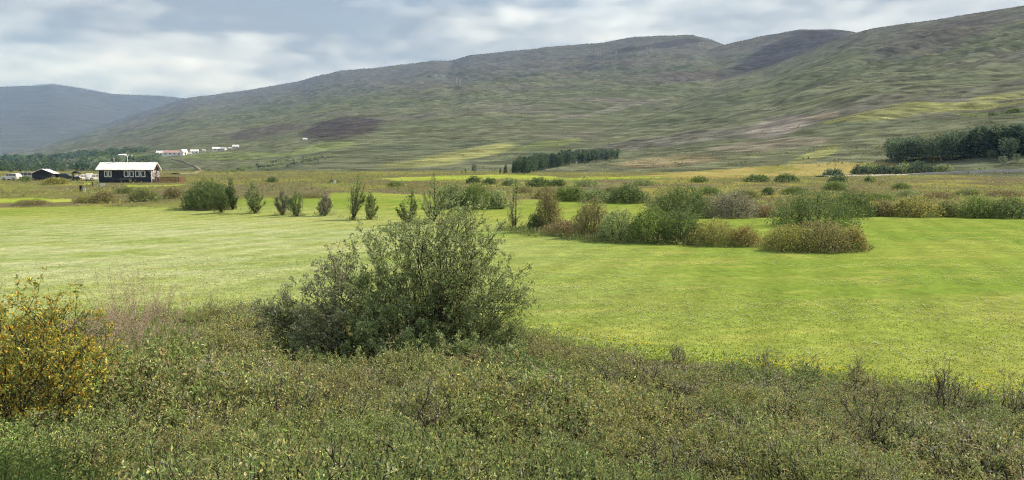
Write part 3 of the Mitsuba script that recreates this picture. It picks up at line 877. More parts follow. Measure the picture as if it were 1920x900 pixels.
hg = ground_at(286, 340)
HY = 160.0
hc = np.array([(286.5 - 960) / F * HY, HY, 0.0])
hc[2] = EYE[2] + (ray(286, 340)[2] / ray(286, 340)[1]) * HY
HM = mat4((hc[0], hc[1], hc[2]), 10.0)          # origin: right front corner at the ground; x runs to the right along the front
HL, HW, HE, HR = 10.2, 5.6, 2.45, 3.85
key = thing('black_house', 'long black timber house with white roof, white framed windows and a gable porch', 'house')
placed(key, 'wall', join([prism([(-HL, -1.2), (0, -1.2), (0, HE), (-HL, HE)], 0, HW)]), 'mat_boards', HM)
gp = np.array([(0, 0, HE), (0, HW, HE), (0, HW / 2, HR - .12)])
gab = trimesh.creation.extrude_polygon(Polygon([(0, HE), (HW, HE), (HW / 2, HR - .1)]), .12, engine='earcut')
gv = np.array(gab.vertices)
placed(key, 'gable', (np.stack([-gv[:, 2] - .004, gv[:, 0], gv[:, 1]], 1), gab.faces), 'mat_boards', HM)
placed(key, 'gable', (np.stack([-HL + .004 + gv[:, 2], gv[:, 0], gv[:, 1]], 1), gab.faces), 'mat_boards', HM)


def slope(y0, z0, y1, z1, x0, x1, t=.10):
    n = np.array([-(z1 - z0), y1 - y0])
    n = n / np.linalg.norm(n) * t * (1 if y1 > y0 else -1)
    pts = [(y0, z0), (y1, z1), (y1 + n[0], z1 + n[1]), (y0 + n[0], z0 + n[1])]
    m = trimesh.creation.extrude_polygon(Polygon(pts).buffer(0), x1 - x0, engine='earcut')
    v = np.array(m.vertices)
    return np.stack([x0 + v[:, 2], v[:, 0], v[:, 1]], 1), np.array(m.faces)


rk = placed(key, 'roof', join([slope(-.45, HE - .16, HW / 2 - .002, HR, -HL - .4, .45), slope(HW + .45, HE - .16, HW / 2 + .002, HR, -HL - .4, .45)]), 'mat_roof', HM)
for k in range(17):      # sheets of the roof
    x = -HL - .38 + k * .66
    placed(rk, 'seam', slope(-.44, HE - .045, HW / 2 - .05, HR + .108, x, x + .05, .03), 'mat_roof', HM)
pipe = trimesh.creation.cylinder(.11, .9, sections=10)
pipe.apply_translation((-HL + 2.35, HW / 2 - .3, HR + .35))
placed(rk, 'flue', (pipe.vertices, pipe.faces), 'mat_steel', HM, 30)
cap = trimesh.creation.cone(.2, .22, sections=10)
cap.apply_translation((-HL + 2.35, HW / 2 - .3, HR + .82))
placed(rk, 'flue_cap', (cap.vertices, cap.faces), 'mat_steel', HM, 30)
for x0 in (-HL - .03, -.13):
    placed(key, 'corner_board', box(x0, x0 + .16, -.05, -.003, -.6, HE - .02), 'mat_white', HM)
placed(key, 'corner_board', box(.003, .05, 0.0, .16, -.6, HE - .02), 'mat_white', HM)
placed(key, 'corner_board', box(.003, .05, HW - .16, HW, -.6, HE - .02), 'mat_white', HM)
for y0, z0, y1, z1 in ((-.42, HE - .28, HW / 2 - .01, HR - .06), (HW + .42, HE - .28, HW / 2 + .01, HR - .06)):
    placed(key, 'barge_board', slope(y0, z0, y1, z1, .451, .50, .20), 'mat_white', HM)
sc_ = HL / 99.0
for a, b in ((198.5, 205.0), (206.0, 212.2), (235, 243.6), (245.2, 253.4), (256, 264.4), (266, 275)):
    window(key, HM, (a - 286.5) * sc_, .88, (b - a) * sc_, 1.32)
window(key, HM, .55, .55, 1.0, 1.55, y=0.0, side=True, name='porch_window')
window(key, HM, 4.25, .55, .85, 1.55, y=0.0, side=True, name='porch_window')
dk = placed(key, 'door', box(.004, .05, 2.0, 3.0, 0.02, 2.05), 'mat_deck', HM)
placed(dk, 'door_frame', join([box(.004, .075, 1.88, 1.998, 0.02, 2.16), box(.004, .075, 3.002, 3.12, 0.02, 2.16), box(.004, .072, 2.0, 3.0, 2.052, 2.16)]), 'mat_white', HM)
placed(key, 'wall_lamp', box(-.48, -.36, -.12, -.004, 1.95, 2.12), 'mat_white', HM)

# deck with its fence, right of the house
key = thing('wooden_deck', 'reddish brown wooden deck with railing at the gable end of the black house', 'deck')
placed(key, 'floor', box(.08, 5.2, .3, HW, -.9, -.05), 'mat_deck', HM)
for k in range(7):
    x = .5 + k * .78
    placed(key, 'post', box(x, x + .09, .32, .41, -.05, .82), 'mat_deck', HM)
for z in (.12, .34, .56, .76):
    placed(key, 'rail', box(.5, 5.27, .27, .318, z, z + .15), 'mat_deck', HM)
for k in range(5):
    y = .45 + k * 1.25
    placed(key, 'post', box(5.1, 5.19, y, y + .09, -.05, .82), 'mat_deck', HM)
for z in (.15, .45, .74):
    placed(key, 'rail', box(5.195, 5.24, .42, HW, z, z + .13), 'mat_deck', HM)

# bench table in front of the house
key = thing('picnic_table', 'grey wooden picnic table against the front of the black house', 'table')
tx = (226 - 286.5) * sc_
placed(key, 'tabletop', box(tx + .4, tx + 2.7, -1.75, -.95, .58, .66), 'mat_grey_wood', HM)
for y in (-2.35, -.62):
    placed(key, 'bench_seat', box(tx + .4, tx + 2.7, y, y + .28, .32, .38), 'mat_grey_wood', HM)
for x in (tx + .7, tx + 2.3):
    placed(key, 'trestle', join([box(x, x + .09, -2.3, -.4, .26, .318), box(x + .004, x + .086, -1.6, -1.5, -.6, .578), box(x + .004, x + .086, -1.15, -1.05, -.6, .578)]), 'mat_grey_wood', HM)

# mast behind the house
mk = thing('flag_pole', 'thin white mast rising behind the roof of the black house', 'pole')
p = trimesh.creation.cylinder(.07, 5.6, sections=8)
p.apply_translation((-HL + 3.4, HW + 2.2, 2.3))
placed(mk, 'mast', (p.vertices, p.faces), 'mat_white', HM, 30)
b = trimesh.creation.icosphere(2, .13)
b.apply_translation((-HL + 3.4, HW + 2.2, 5.15))
placed(mk, 'finial', (b.vertices, b.faces), 'mat_white', HM, 30)


# -- the shed
def shed(px, py, deg, w, l, he, hr, Y, key, wall='mat_boards', roof='mat_roof', x_shift=0.0):
    g = EYE + ray(px, py) / ray(px, py)[1] * Y
    g[2] = float(land(g[0], g[1]))
    M = mat4(g, deg)
    placed(key, 'wall', prism([(0, -1.5), (w, -1.5), (w, he), (w / 2, hr), (0, he)], 0, l), wall, M)
    def side(x0, z0, x1, z1):
        v, f = slope(x0, z0, x1, z1, -.35, l + .35, .09)
        return np.stack([v[:, 1], v[:, 0], v[:, 2]], 1), f[:, ::-1]
    placed(key, 'roof', join([side(-.3, he - .3 * (hr - he) / (w / 2) + .01, w / 2 - .002, hr + .01), side(w + .3, he - .3 * (hr - he) / (w / 2) + .01, w / 2 + .002, hr + .01)]), roof, M)
    return M


key = thing('black_shed', 'small black timber shed with a white gable roof left of the house', 'shed')
M = shed(60.5, 339.5, 17, 4.3, 5.2, 1.75, 2.7, 185.0, key)
placed(key, 'door', box(1.5, 2.6, -.05, -.004, -.2, 1.6), 'mat_boards', M)
for x in (-.02, 4.2):
    placed(key, 'corner_board', box(x, x + .12, -.03, -.004, -.2, 1.7), 'mat_grey_wood', M)
# -- the dark kiosk
key = thing('notice_kiosk', 'narrow dark wooden kiosk with a peaked roof between the parked cars', 'kiosk')
g = EYE + ray(143.5, 338) / ray(143.5, 338)[1] * 182
g[2] = float(land(g[0], g[1]))
M = mat4(g, 14)
for x in (-.75, .63):
    for y in (-.6, .5):
        placed(key, 'post', box(x, x + .14, y, y + .14, -.8, 1.75), 'mat_boards', M)
placed(key, 'panel', box(-.61, .63, -.5, .5, -.3, 1.0), 'mat_boards', M)
v, f = prism([(-1.0, 1.76), (1.0, 1.76), (0, 2.35)], -.9, .9)
placed(key, 'roof', (v, f), 'mat_boards', M)


# -- parked cars
def car(px, py, deg, Y, label, paint, style='suv', name='parked_car', cat='car'):
    g = EYE + ray(px, py) / ray(px, py)[1] * Y
    g[2] = float(land(g[0], g[1])) + .02
    M = mat4(g, deg)
    key = thing(name, label, cat, 'cars parked beside the black house')
    prof = {'suv': ([(-2.3, .35), (2.3, .35), (2.32, .75), (2.1, .98), (1.15, 1.10), (-2.2, 1.10), (-2.33, .85)], [(1.15, 1.10), (.35, 1.62), (.1, 1.68), (-1.7, 1.66), (-2.0, 1.58), (-2.22, 1.10)]),
            'van': ([(-2.5, .35), (2.4, .35), (2.45, .8), (2.2, 1.15), (1.75, 1.25), (-2.5, 1.25)], [(1.75, 1.25), (1.15, 1.95), (.9, 2.02), (-2.35, 2.02), (-2.5, 1.9), (-2.5, 1.25)]),
            'car': ([(-2.1, .3), (2.1, .3), (2.15, .62), (1.95, .82), (1.0, .93), (-1.9, .98), (-2.12, .7)], [(1.0, .93), (.3, 1.38), (0, 1.44), (-1.1, 1.42), (-1.9, .98)])}[style]
    def loft(poly, hw, tuck):
        """The side outline swept across the car, its upper edge tucked in."""
        pts = np.array(poly)
        top = (pts[:, 1] - pts[:, 1].min()) / np.ptp(pts[:, 1])
        rows = []
        for s, k in ((-1, 1), (-.94, .985), (.94, .985), (1, 1)):
            e = 1 - tuck * top
            shrink = .96 if abs(s) == 1 else 1.0
            c = pts.mean(0)
            q = c + (pts - c) * shrink
            rows.append(np.stack([q[:, 0], s * hw * e, q[:, 1]], 1))
        n = len(pts)
        v = np.vstack(rows)
        fs = []
        for r in range(3):
            for k in range(n):
                a, b2 = r * n + k, r * n + (k + 1) % n
                fs += [[a, b2, b2 + n], [a, b2 + n, a + n]]
        cap_f = trimesh.creation.triangulate_polygon(Polygon(pts), engine='earcut')[1]
        fs += [list(t) for t in cap_f] + [[t[2] + 3 * n, t[1] + 3 * n, t[0] + 3 * n] for t in cap_f]
        return v, np.array(fs)
    placed(key, 'body', loft(prof[0], .88, .05), paint, M)
    placed(key, 'cabin', loft(prof[1], .84, .17), paint, M)
    z0, z1 = prof[1][0][1] + .06, max(q[1] for q in prof[1]) - .14
    xs = {'suv': ((-1.95, -1.15), (-1.05, -.15), (-.05, .55)), 'van': ((-2.3, -1.3), (-1.15, -.2), (-.05, 1.0)), 'car': ((-1.2, -.45), (-.35, .35))}[style]
    for s in (-1, 1):
        for x0, x1 in xs:
            wv = np.array([(x0, s * .855, z0), (x1 + (.22 if x1 == xs[-1][1] else 0), s * .855, z0), (x1, s * .765, z1), (x0 + .04, s * .765, z1)])
            wv2 = wv - [0, s * .1, 0]
            v = np.vstack([wv, wv2])
            f = np.array([[0, 1, 2], [0, 2, 3], [4, 6, 5], [4, 7, 6], [0, 4, 5], [0, 5, 1], [1, 5, 6], [1, 6, 2], [2, 6, 7], [2, 7, 3], [3, 7, 4], [3, 4, 0]])
            placed(key, 'window', (v, f), 'mat_glass', M)
    a0, a1 = np.array(prof[1][0]), np.array(prof[1][1])
    e = (a1 - a0) / np.linalg.norm(a1 - a0)
    nn = np.array([-e[1], e[0]]) * (-1)
    q0, q1 = a0 + e * .08 + nn * .02, a1 - e * .05 + nn * .02
    v = np.array([(q0[0], -.72, q0[1]), (q0[0], .72, q0[1]), (q1[0], .62, q1[1]), (q1[0], -.62, q1[1])])
    v = np.vstack([v, v - [nn[0] * .06, 0, nn[1] * .06]])
    placed(key, 'windscreen', (v, np.array([[0, 1, 2], [0, 2, 3], [4, 6, 5], [4, 7, 6], [0, 4, 5], [0, 5, 1], [1, 5, 6], [1, 6, 2], [2, 6, 7], [2, 7, 3], [3, 7, 4], [3, 4, 0]])), 'mat_glass', M)
    ax = {'suv': 1.4, 'van': 1.5, 'car': 1.28}[style]
    for x in (-ax, ax):
        for s in (-1, 1):
            w = trimesh.creation.cylinder(.36, .22, sections=18)
            w.apply_transform(trimesh.transformations.rotation_matrix(math.pi / 2, (1, 0, 0)))
            w.apply_translation((x, s * .80, .36))
            k = placed(key, 'wheel', (w.vertices, w.faces), 'mat_tyre', M, 30)
            w = trimesh.creation.cylinder(.2, .03, sections=14)
            w.apply_transform(trimesh.transformations.rotation_matrix(math.pi / 2, (1, 0, 0)))
            w.apply_translation((x, s * .925, .36))
            placed(k, 'rim', (w.vertices, w.faces), 'mat_steel', M, 30)


car(22, 340.5, 168, 186, 'white estate car parked leftmost, beside the cream van', 'mat_car_white')
car(48, 339.5, 172, 190, 'cream van half hidden by a dark bush, left of the black shed', 'mat_car_cream', 'van', 'parked_van', 'van')
car(124, 338.5, 12, 190, 'dark car parked right of the black shed', 'mat_car_dark')
car(109, 337.5, 70, 196, 'white car peeping out at the right wall of the black shed', 'mat_car_white', 'car')
car(157, 339, 60, 184, 'white car right beside the dark kiosk', 'mat_car_white', 'car')
car(169, 338.5, 115, 186, 'white car in the middle between kiosk and black house', 'mat_car_white', 'suv')
car(180, 339, 50, 184, 'white car nearest to the left wall of the black house', 'mat_car_white', 'car')

# -- boards and posts on the heath
key = thing('white_sign', 'small white board on short legs in the grass below the black house', 'sign')
g = ground_at(192, 350)
M = mat4(g, 8)
placed(key, 'board', box(-.42, .42, -.02, .02, .15, .62), 'mat_white', M)
for x in (-.36, .30):
    placed(key, 'leg', box(x, x + .06, .024, .07, -.2, .6), 'mat_grey_wood', M)
key = thing('wooden_post', 'short grey wooden post left of the small white board', 'post')
g = ground_at(174, 350)
placed(key, 'shaft', box(-.09, .09, -.09, .09, -.3, .85), 'mat_grey_wood', mat4(g, 20))
placed(key, 'cap', box(-.12, .12, -.12, .12, .853, .90), 'mat_grey_wood', mat4(g, 20))
key = thing('dark_post', 'dark stubby post with a pale side on the heath below the kiosk', 'post')
g = ground_at(152, 360)
placed(key, 'shaft', box(-.16, .16, -.12, .12, -.3, 1.0), 'mat_tyre', mat4(g, 10))
placed(key, 'plate', box(.32, .62, -.05, .05, -.3, .55), 'mat_white', mat4(g, 10))
key = thing('white_marker', 'tiny white marker board far out on the heath behind the young willows', 'marker')
g = ground_at(628, 347)
placed(key, 'board', box(-.22, .22, -.03, .03, .3, .95), 'mat_white', mat4(g, 0))
placed(key, 'stake', box(-.04, .04, .034, .09, -.2, .9), 'mat_grey_wood', mat4(g, 0))


# ------------------------------------------------------------------ the farm on the slope
def farm_building(px, py, wpx, hpx, deg, label, name='farm_house', cat='house', wall='mat_white', roof='mat_roof', ratio=.55, windows=3):
    g = ground_at(px, py)
    m = g[1] / F
    L_, h = wpx * m, hpx * m
    W_ = min(L_ * ratio, 11)
    he, hr = h * .55, h
    M = mat4(g, deg)
    key = thing(name, label, cat)
    v, f = prism([(-W_ / 2, -4), (W_ / 2, -4), (W_ / 2, he), (0, hr), (-W_ / 2, he)], -L_ / 2, L_ / 2)
    turn = lambda v: np.stack([v[:, 1], v[:, 0], v[:, 2]], 1)  # noqa: E731
    placed(key, 'wall', (turn(v), f[:, ::-1]), wall, M)
    placed(key, 'roof', join([slope(-W_ / 2 - .4, he - .4 * (hr - he) / (W_ / 2), -.01, hr + .02, -L_ / 2 - .4, L_ / 2 + .4, .25), slope(W_ / 2 + .4, he - .4 * (hr - he) / (W_ / 2), .01, hr + .02, -L_ / 2 - .4, L_ / 2 + .4, .25)]), roof, M)
    for k in range(windows):
        x = -L_ / 2 + L_ * (k + .5) / windows
        placed(key, 'window', box(x - .9, x + .9, -W_ / 2 - .08, -W_ / 2 - .01, he * .35, he * .8), 'mat_glass', M)


farm_building(303, 292, 17, 9, 8, 'white farm house with a white roof at the left end of the farm', windows=3)
farm_building(325, 291.5, 32, 9, 6, 'long pale farm building with a dull red roof', 'farm_barn', 'barn', 'mat_white', 'mat_redroof', .4, 4)
farm_building(345, 291, 12, 11, 70, 'white farm building with its gable and dark gate facing out, right of the red roof', 'farm_barn', 'barn', windows=1)
farm_building(365, 287.5, 14, 7, 20, 'white house standing alone right of the farm', windows=2)
farm_building(355.5, 289.5, 7, 3, 5, 'low white shelter between the farm and the lone white house', 'farm_shelter', 'shed', windows=0)
farm_building(382, 283, 5, 3, 5, 'tiny white hut between two white houses on the slope', 'farm_hut', 'hut', windows=0)
farm_building(406, 283, 14, 7, 25, 'white house on the slope, left of two joined ones', windows=2)
farm_building(419, 282, 11, 6, -20, 'white house on the slope, right of two joined ones', windows=2)
farm_building(431, 279, 5, 3, 0, 'tiny pale hut just below the highest white house', 'farm_hut', 'hut', windows=0)
farm_building(442, 278, 11, 6, 15, 'highest white house at the right end of the farm houses', windows=2)
farm_building(231, 293, 14, 4, 0, 'long pale low shed in the green field left of the farm', 'farm_shed', 'shed', 'mat_cream', windows=0)
farm_building(241, 293.5, 12, 3, 0, 'second pale low shed in the green field, to the right', 'farm_shed', 'shed', 'mat_cream', windows=0)
farm_building(572, 263, 7, 4, 10, 'tiny white cabin below the dark scree on the hillside', 'hill_cabin', 'cabin', windows=1)

# -- pylons of the power line high on the hillside
for order, (px, py, top) in enumerate(((857, 158, 147), (863, 158, 147), (1037, 126, 117), (1118, 113, 98), (1124, 112, 99), (1155, 106, 96), (1213, 101, 88), (1221, 100, 88), (1312, 91, 79), (1317, 90, 79))):
    g = ground_at(px, py)
    h = (py - top) * g[1] / F
    key = thing('power_pylon', ('first', 'second', 'third', 'fourth', 'fifth', 'sixth', 'seventh', 'eighth', 'ninth', 'tenth')[order] + ' grey pylon from the left on the power line high on the hillside', 'pylon', 'pylons along the hillside')
    M = mat4(g, 40)
    for s in (-1, 1):
        placed(key, 'leg', box(s * h * .13 - .28, s * h * .13 + .28, -.28, .28, -3, h), 'mat_steel', M)
    placed(key, 'crossarm', box(-h * .32, h * .32, -.33, .33, h * .86, h * .86 + .6), 'mat_steel', M)

# ------------------------------------------------------------------ growth on the heath and the hill
def clumps(key, label, pts, h, pals, m, seed, spread=1.0, size=.30, aspect=.45, tone=1.0):
    """Low uneven growth: at each point a little heap of leaves or tufts. pts (n, 3), h (n,)."""
    rng = np.random.default_rng(seed)
    n = len(pts)
    d = rng.normal(size=(n, m, 3))
    d /= np.linalg.norm(d, axis=2, keepdims=True)
    d[..., 2] = np.abs(d[..., 2])
    P = pts[:, None] + d * (h[:, None, None] * np.array([spread, spread, .8]) * rng.uniform(.35, 1, (n, m, 1))) - np.array([0, 0, .05])
    D = d * .7 + rng.normal(0, .45, (n, m, 3)) + [0, 0, .35]
    pal = rng.choice(len(pals), n)
    C = np.concatenate([colors(rng, pals[k], m, .22)[None] for k in pal])
    L = np.repeat(h * size, m) * rng.uniform(.6, 1.3, n * m)
    v, f, c = leaf_mesh(P.reshape(-1, 3), D.reshape(-1, 3), L, L * aspect, C.reshape(-1, 3) * tone, rng)
    struct(key, (v, f), 'mat_blade', kind='stuff', label=label, color=c)


rng = np.random.default_rng(9)
n = 40000
aa = rng.uniform(math.radians(-37), math.radians(37), n)
rr = 84 * (480 / 84) ** rng.uniform(0, 1, n)
xy = np.stack([rr * np.sin(aa), rr * np.cos(aa)], 1)
ok = ~contains_xy(LAWN.buffer(.5), xy[:, 0], xy[:, 1])
for s in STRIPS + [DRY]:
    ok &= ~contains_xy(s, xy[:, 0], xy[:, 1])
ok &= rr < np.interp(aa, main_hill.fa, main_hill.F)
ok &= meshkit.fbm(np.stack([xy[:, 0] / 11, xy[:, 1] / 15, rr * 0], -1), 3, 31) > rng.uniform(.28, .66, n)
ok &= ~((np.abs(xy[:, 0] + 79) < 9) & (np.abs(xy[:, 1] - 160) < 9))
xy = xy[ok]
pts = np.column_stack([xy, land(xy[:, 0], xy[:, 1])])
hh = .22 + .75 * rng.uniform(0, 1, len(pts)) ** 4 + .0006 * np.hypot(xy[:, 0], xy[:, 1])
clumps('heath_growth', 'low tufts and dwarf shrubs covering the heath', pts, hh, ['olive', 'brown', 'willow', 'yellow', 'rust', 'olive'], 8, 12, 1.6, .42)

n = 16000
aa = rng.uniform(math.radians(-37), math.radians(37), n)
rr = 280 * (1700 / 280) ** rng.uniform(0, 1, n)
xy = np.stack([rr * np.sin(aa), rr * np.cos(aa)], 1)
ok = rr > np.minimum(np.interp(aa, main_hill.fa, main_hill.F), np.interp(aa, near_hill.fa, near_hill.F)) * 1.02
s_, u_ = xy @ SDIR, xy @ np.array([SDIR[1], -SDIR[0]])
ok &= meshkit.fbm(np.stack([s_ / 90, u_ / 26, rr * 0], -1), 3, 33) > rng.uniform(.38, .70, n)
xy = xy[ok]
pts = np.column_stack([xy, land(xy[:, 0], xy[:, 1])])
clumps('hillside_scrub', 'dark low scrub scattered over the lower hillside', pts, .7 + rng.uniform(0, 1, len(pts)) ** 3 * 1.3, ['dark', 'willow', 'olive', 'brown'], 8, 13, 1.9, .6, .45, .5)

isl = area([(925, 428), (960, 440), (1040, 448), (1110, 455), (1300, 463), (1430, 467), (1500, 476), (1620, 475), (1625, 466), (1440, 452), (1300, 446), (1000, 428)])
n = 2600
rng = np.random.default_rng(19)
xy = np.column_stack([rng.uniform(isl.bounds[0], isl.bounds[2], n), rng.uniform(isl.bounds[1], isl.bounds[3], n)])
xy = xy[contains_xy(isl, xy[:, 0], xy[:, 1])]
for px_, py_ in ((477, 400), (530, 404), (557, 406), (609, 405), (661, 412), (695, 412), (767, 421), (811, 415), (415, 400)):
    g = ground_at(px_, py_)
    xy = np.vstack([xy, g[:2] + rng.normal(0, .38, (16, 2))])
pts = np.column_stack([xy, land(xy[:, 0], xy[:, 1])])
clumps('rough_grass', 'uncut grass and herbs round the feet of the bush island', pts, .25 + .45 * rng.uniform(0, 1, len(pts)) ** 2, ['green', 'olive', 'yellow', 'brown', 'willow'], 20, 20, .8, .42, .2, .8)

# grass on the lawn, short, as far as a blade still shows
n = 90000
aa = rng.uniform(math.radians(-40), math.radians(40), n)
rr = mound_edge(aa) * (.96 + .75 * rng.uniform(0, 1, n) ** 2.4)
ok = rr > mound_edge(aa) * .97
aa, rr = aa[ok], rr[ok]
xy = np.stack([rr * np.sin(aa), rr * np.cos(aa)], 1)
ok = contains_xy(LAWN, xy[:, 0], xy[:, 1])
xy, rr = xy[ok], rr[ok]
P = np.column_stack([xy, land(xy[:, 0], xy[:, 1]) - .005])
D = rng.normal(0, .75, (len(P), 3)) + [0, 0, .8]
C = np.array([(.17, .26, .05), (.20, .28, .06), (.23, .29, .08), (.15, .24, .045)])[rng.integers(4, size=len(P))] * np.exp(rng.normal(0, .15, (len(P), 1)))
hb = rng.uniform(.018, .045, len(P)) * np.where(rr < 1.12 * mound_edge(np.arctan2(xy[:, 0], xy[:, 1])), 1.7, 1)
v, f, c = leaf_mesh(P, D, hb, .010 + .0007 * rr, C, rng, .1)
struct('lawn_grass', (v, f), 'mat_blade', kind='stuff', label='short grass blades of the lawn', color=c)


def flowers(key, label, xy, h, size, col, seed, petals=5):
    rng = np.random.default_rng(seed)
    n = len(xy)
    base = np.column_stack([xy, land(xy[:, 0], xy[:, 1])])
    top = base + np.column_stack([rng.normal(0, .02, (n, 2)), h * rng.uniform(.6, 1.2, n)])
    P = np.repeat(top, petals, 0)
    a = np.tile(np.arange(petals) * 2 * np.pi / petals, n) + np.repeat(rng.uniform(0, 6, n), petals)
    D = np.stack([np.cos(a), np.sin(a), np.full(len(a), .45)], 1)
    C = np.array(col) * np.exp(rng.normal(0, .1, (len(P), 1)))
    v, f, c = leaf_mesh(P, D, size, size * .8, C, rng, .1)
    sv, sf = tube_mesh([(np.array([b, (b + t) / 2 + rng.normal(0, .006, 3), t]), .0025) for b, t in zip(base, top)], 3)
    c = np.vstack([c, np.tile([.12, .18, .03], (len(sv), 1))])
    struct(key, (np.vstack([v, sv]), np.vstack([f, sf + len(v)])), 'mat_blade', kind='stuff', label=label, color=c)


n = 15000
aa = rng.uniform(math.radians(2), math.radians(37), n)
rr = mound_edge(aa) * (1.02 + 2.6 * rng.uniform(0, 1, n) ** 1.0)
xy = np.stack([rr * np.sin(aa), rr * np.cos(aa)], 1)
keep = meshkit.fbm(np.stack([xy[:, 0] / 5, xy[:, 1] / 1.7, rr * 0], -1), 3, 35) > rng.uniform(.47, .64, n)
flowers('clover_flowers', 'white clover heads in drifts on the lawn', xy[keep], .07, .024, (.75, .74, .66), 36, 3)
n = 420
aa = np.concatenate([rng.uniform(math.radians(3), math.radians(35), 330), rng.uniform(math.radians(-25), math.radians(-8), 90)])
rr = mound_edge(aa) * (1.0 + .16 * rng.uniform(0, 1, n) ** 1.6)
xy = np.stack([rr * np.sin(aa), rr * np.cos(aa)], 1)
keep = meshkit.fbm(np.stack([xy[:, 0] / 1.5, xy[:, 1] / 1.5, rr * 0], -1), 2, 37) > rng.uniform(.40, .62, n)
flowers('yellow_flowers', 'small yellow flowers along the near edge of the lawn', xy[keep], .18, .030, (.80, .66, .02), 38, 7)

# ------------------------------------------------------------------ the foreground bank
# dwarf birch and willow, knee high: dozens of grown shrubs, strewn and joined
rng = np.random.default_rng(11)
TINT = ['dark', 'olive', 'green', 'olive', 'brown', 'yellow', 'olive', 'grey', 'rust', 'brown']
KIT = []
for lod, (leaf, per, nv) in enumerate(((.0160, 22, 10), (.025, 10, 10), (.039, 5, 10))):
    for k in range(nv + 3):
        t = dome(rng, 10, .80, .80, .50, low=.55)
        lines, (P, D, L, W, C) = plant(rng, t, t * [.25, .25, 0], leaf, TINT[k] if k < nv else 'grey', .0055 if k < nv else .008, nb=7, per=per if k < nv else per * .42, wob=.16, spread=.40, lo=.30, lift=.03, up=.52, aspect=.40)
        other = rng.random(len(P)) < .35
        C[other] = colors(rng, 'olive', other.sum(), .3)
        C *= 1.30
        other = rng.random(len(P)) < .035
        C[other] = colors(rng, 'pale', other.sum(), .3) * 1.5
        v, f, c = leaf_mesh(P, D, L, W, C, rng)
        lines = [(p[[0, 2, 5]], r[[0, 2, 5]]) if len(p) == 6 else (p[[0, 3]], r[[0, 3]]) for p, r in lines]
        tv, tf = tube_mesh(lines, 3)
        tc = np.tile([.055, .046, .040], (len(tv), 1)) * np.exp(rng.normal(0, .2, (len(tv), 1)))
        name = f'scrub_kit_{lod}_{k}'
        scene[name] = {'type': 'shapegroup', 'shrub': mikit.ply((np.vstack([v, tv]), np.vstack([f, tf + len(v)])), 'mat_leaf', color=np.vstack([c, tc]))}
cand = []
while len(cand) < 3700:
    a = rng.uniform(math.radians(-43), math.radians(43))
    r = 2.4 * (26 / 2.4) ** (rng.uniform(0, 1) ** .72)
    if r > mound_edge(a) * 1.0 - .25:
        continue
    x, y = r * math.sin(a), r * math.cos(a)
    if ((x + 1.75) / 2.0) ** 2 + ((y - 11.5) / .95) ** 2 < 1 or math.hypot(x + .45, y - 10.5) < .72:
        continue
    cand.append((x, y, r, a))
for k, (x, y, r, a) in enumerate(cand):
    z = float(land(x, y))
    tone = float(meshkit.fbm(np.array([x / 2.2, y / 2.2, 0.0]), 3, 41))
    kit = int(np.clip((tone - .5) * 22 + rng.normal(0, 1.3) + 4, 0, 9)) if rng.random() < .75 else int(rng.integers(10))
    s = rng.uniform(.75, 1.2) * (.70 + .30 * np.clip((mound_edge(a) - r) / 2.5, .3, 1)) * (.74 if y > 8.5 else 1)
    s *= .50 + .95 * float(meshkit.noise(np.array([x / 1.1, y / 1.1, 3.0]), 43))
    if x > .1 * y and rng.random() < np.interp(r / float(mound_edge(a)), [.3, .75, 1], [.10, .35, .55]):
        kit = 10 + int(rng.integers(3))
    elif rng.random() < .07:
        kit = 10 + int(rng.integers(3))
    lod = 0 if r < 6 else 1 if r < 11.5 else 2
    scene[f'heath_scrub__{k + 1:03d}'] = {'type': 'instance', 'kit': {'type': 'ref', 'id': f'scrub_kit_{lod}_{kit}'},
                                          'to_world': T().translate([x, y, z - .04]).rotate([0, 0, 1], float(rng.uniform(0, 360))).rotate([1, 0, 0], float(rng.normal(0, 7))).scale([s * 1.1, s * 1.1, s])}
labels['heath_scrub'] = {'kind': 'stuff', 'label': 'knee high tangle of dwarf birch and willow covering the foreground bank'}

# -- the big willow bush
BY = 12.3
m_ = BY / F
def bx(px):
    return (px - 960) * m_
rng = np.random.default_rng(21)
def bush_top(px):
    return np.interp(px, [455, 480, 520, 560, 600, 640, 680, 705, 720, 745, 790, 840, 890, 930, 960, 985, 1000], [605, 585, 572, 560, 505, 470, 450, 405, 405, 450, 410, 402, 418, 455, 495, 560, 620])
tips, bases = [], []
for k in range(92):
    px = rng.uniform(465, 995) if k % 2 else rng.uniform(640, 985)
    top = bush_top(px)
    zt = EYE[2] + ray(px, top)[2] / ray(px, top)[1] * BY
    gx = bx(px)
    bxx = bx(800) + (gx - bx(800)) * (.62 if px < 700 else .30) + rng.normal(0, .12)
    byy = BY + .25 + rng.normal(0, .3)
    f_ = 1.0 if k % 2 else rng.uniform(.45, .95)
    gz = float(land(bxx, byy))
    tips.append([gx, BY + rng.normal(0, .75) * math.sqrt(max(.15, 1 - ((px - 760) / 280) ** 2)), gz + (zt - gz) * f_ * .96])
    bases.append([bxx, byy, gz - .08])
for k in range(60):
    px = rng.uniform(560, 985)
    gx, gy = bx(px) * .97, BY - rng.uniform(.25, 1.15) * math.sqrt(max(.2, 1 - ((px - 740) / 290) ** 2))
    gz = float(land(gx, gy))
    tips.append([gx, gy, gz + rng.uniform(.22, .95)])
    b0 = [gx + (bx(790) - gx) * .35, gy + .5]
    bases.append([*b0, float(land(*b0)) - .05])
for k in range(16):
    gx, gy = bx(rng.uniform(845, 960)), BY - rng.uniform(1.0, 1.75)
    gz = float(land(gx, gy))
    tips.append([gx, gy, gz + rng.uniform(.25, .6)])
    bases.append([gx * .8, gy + .45, float(land(gx * .8, gy + .45)) - .05])
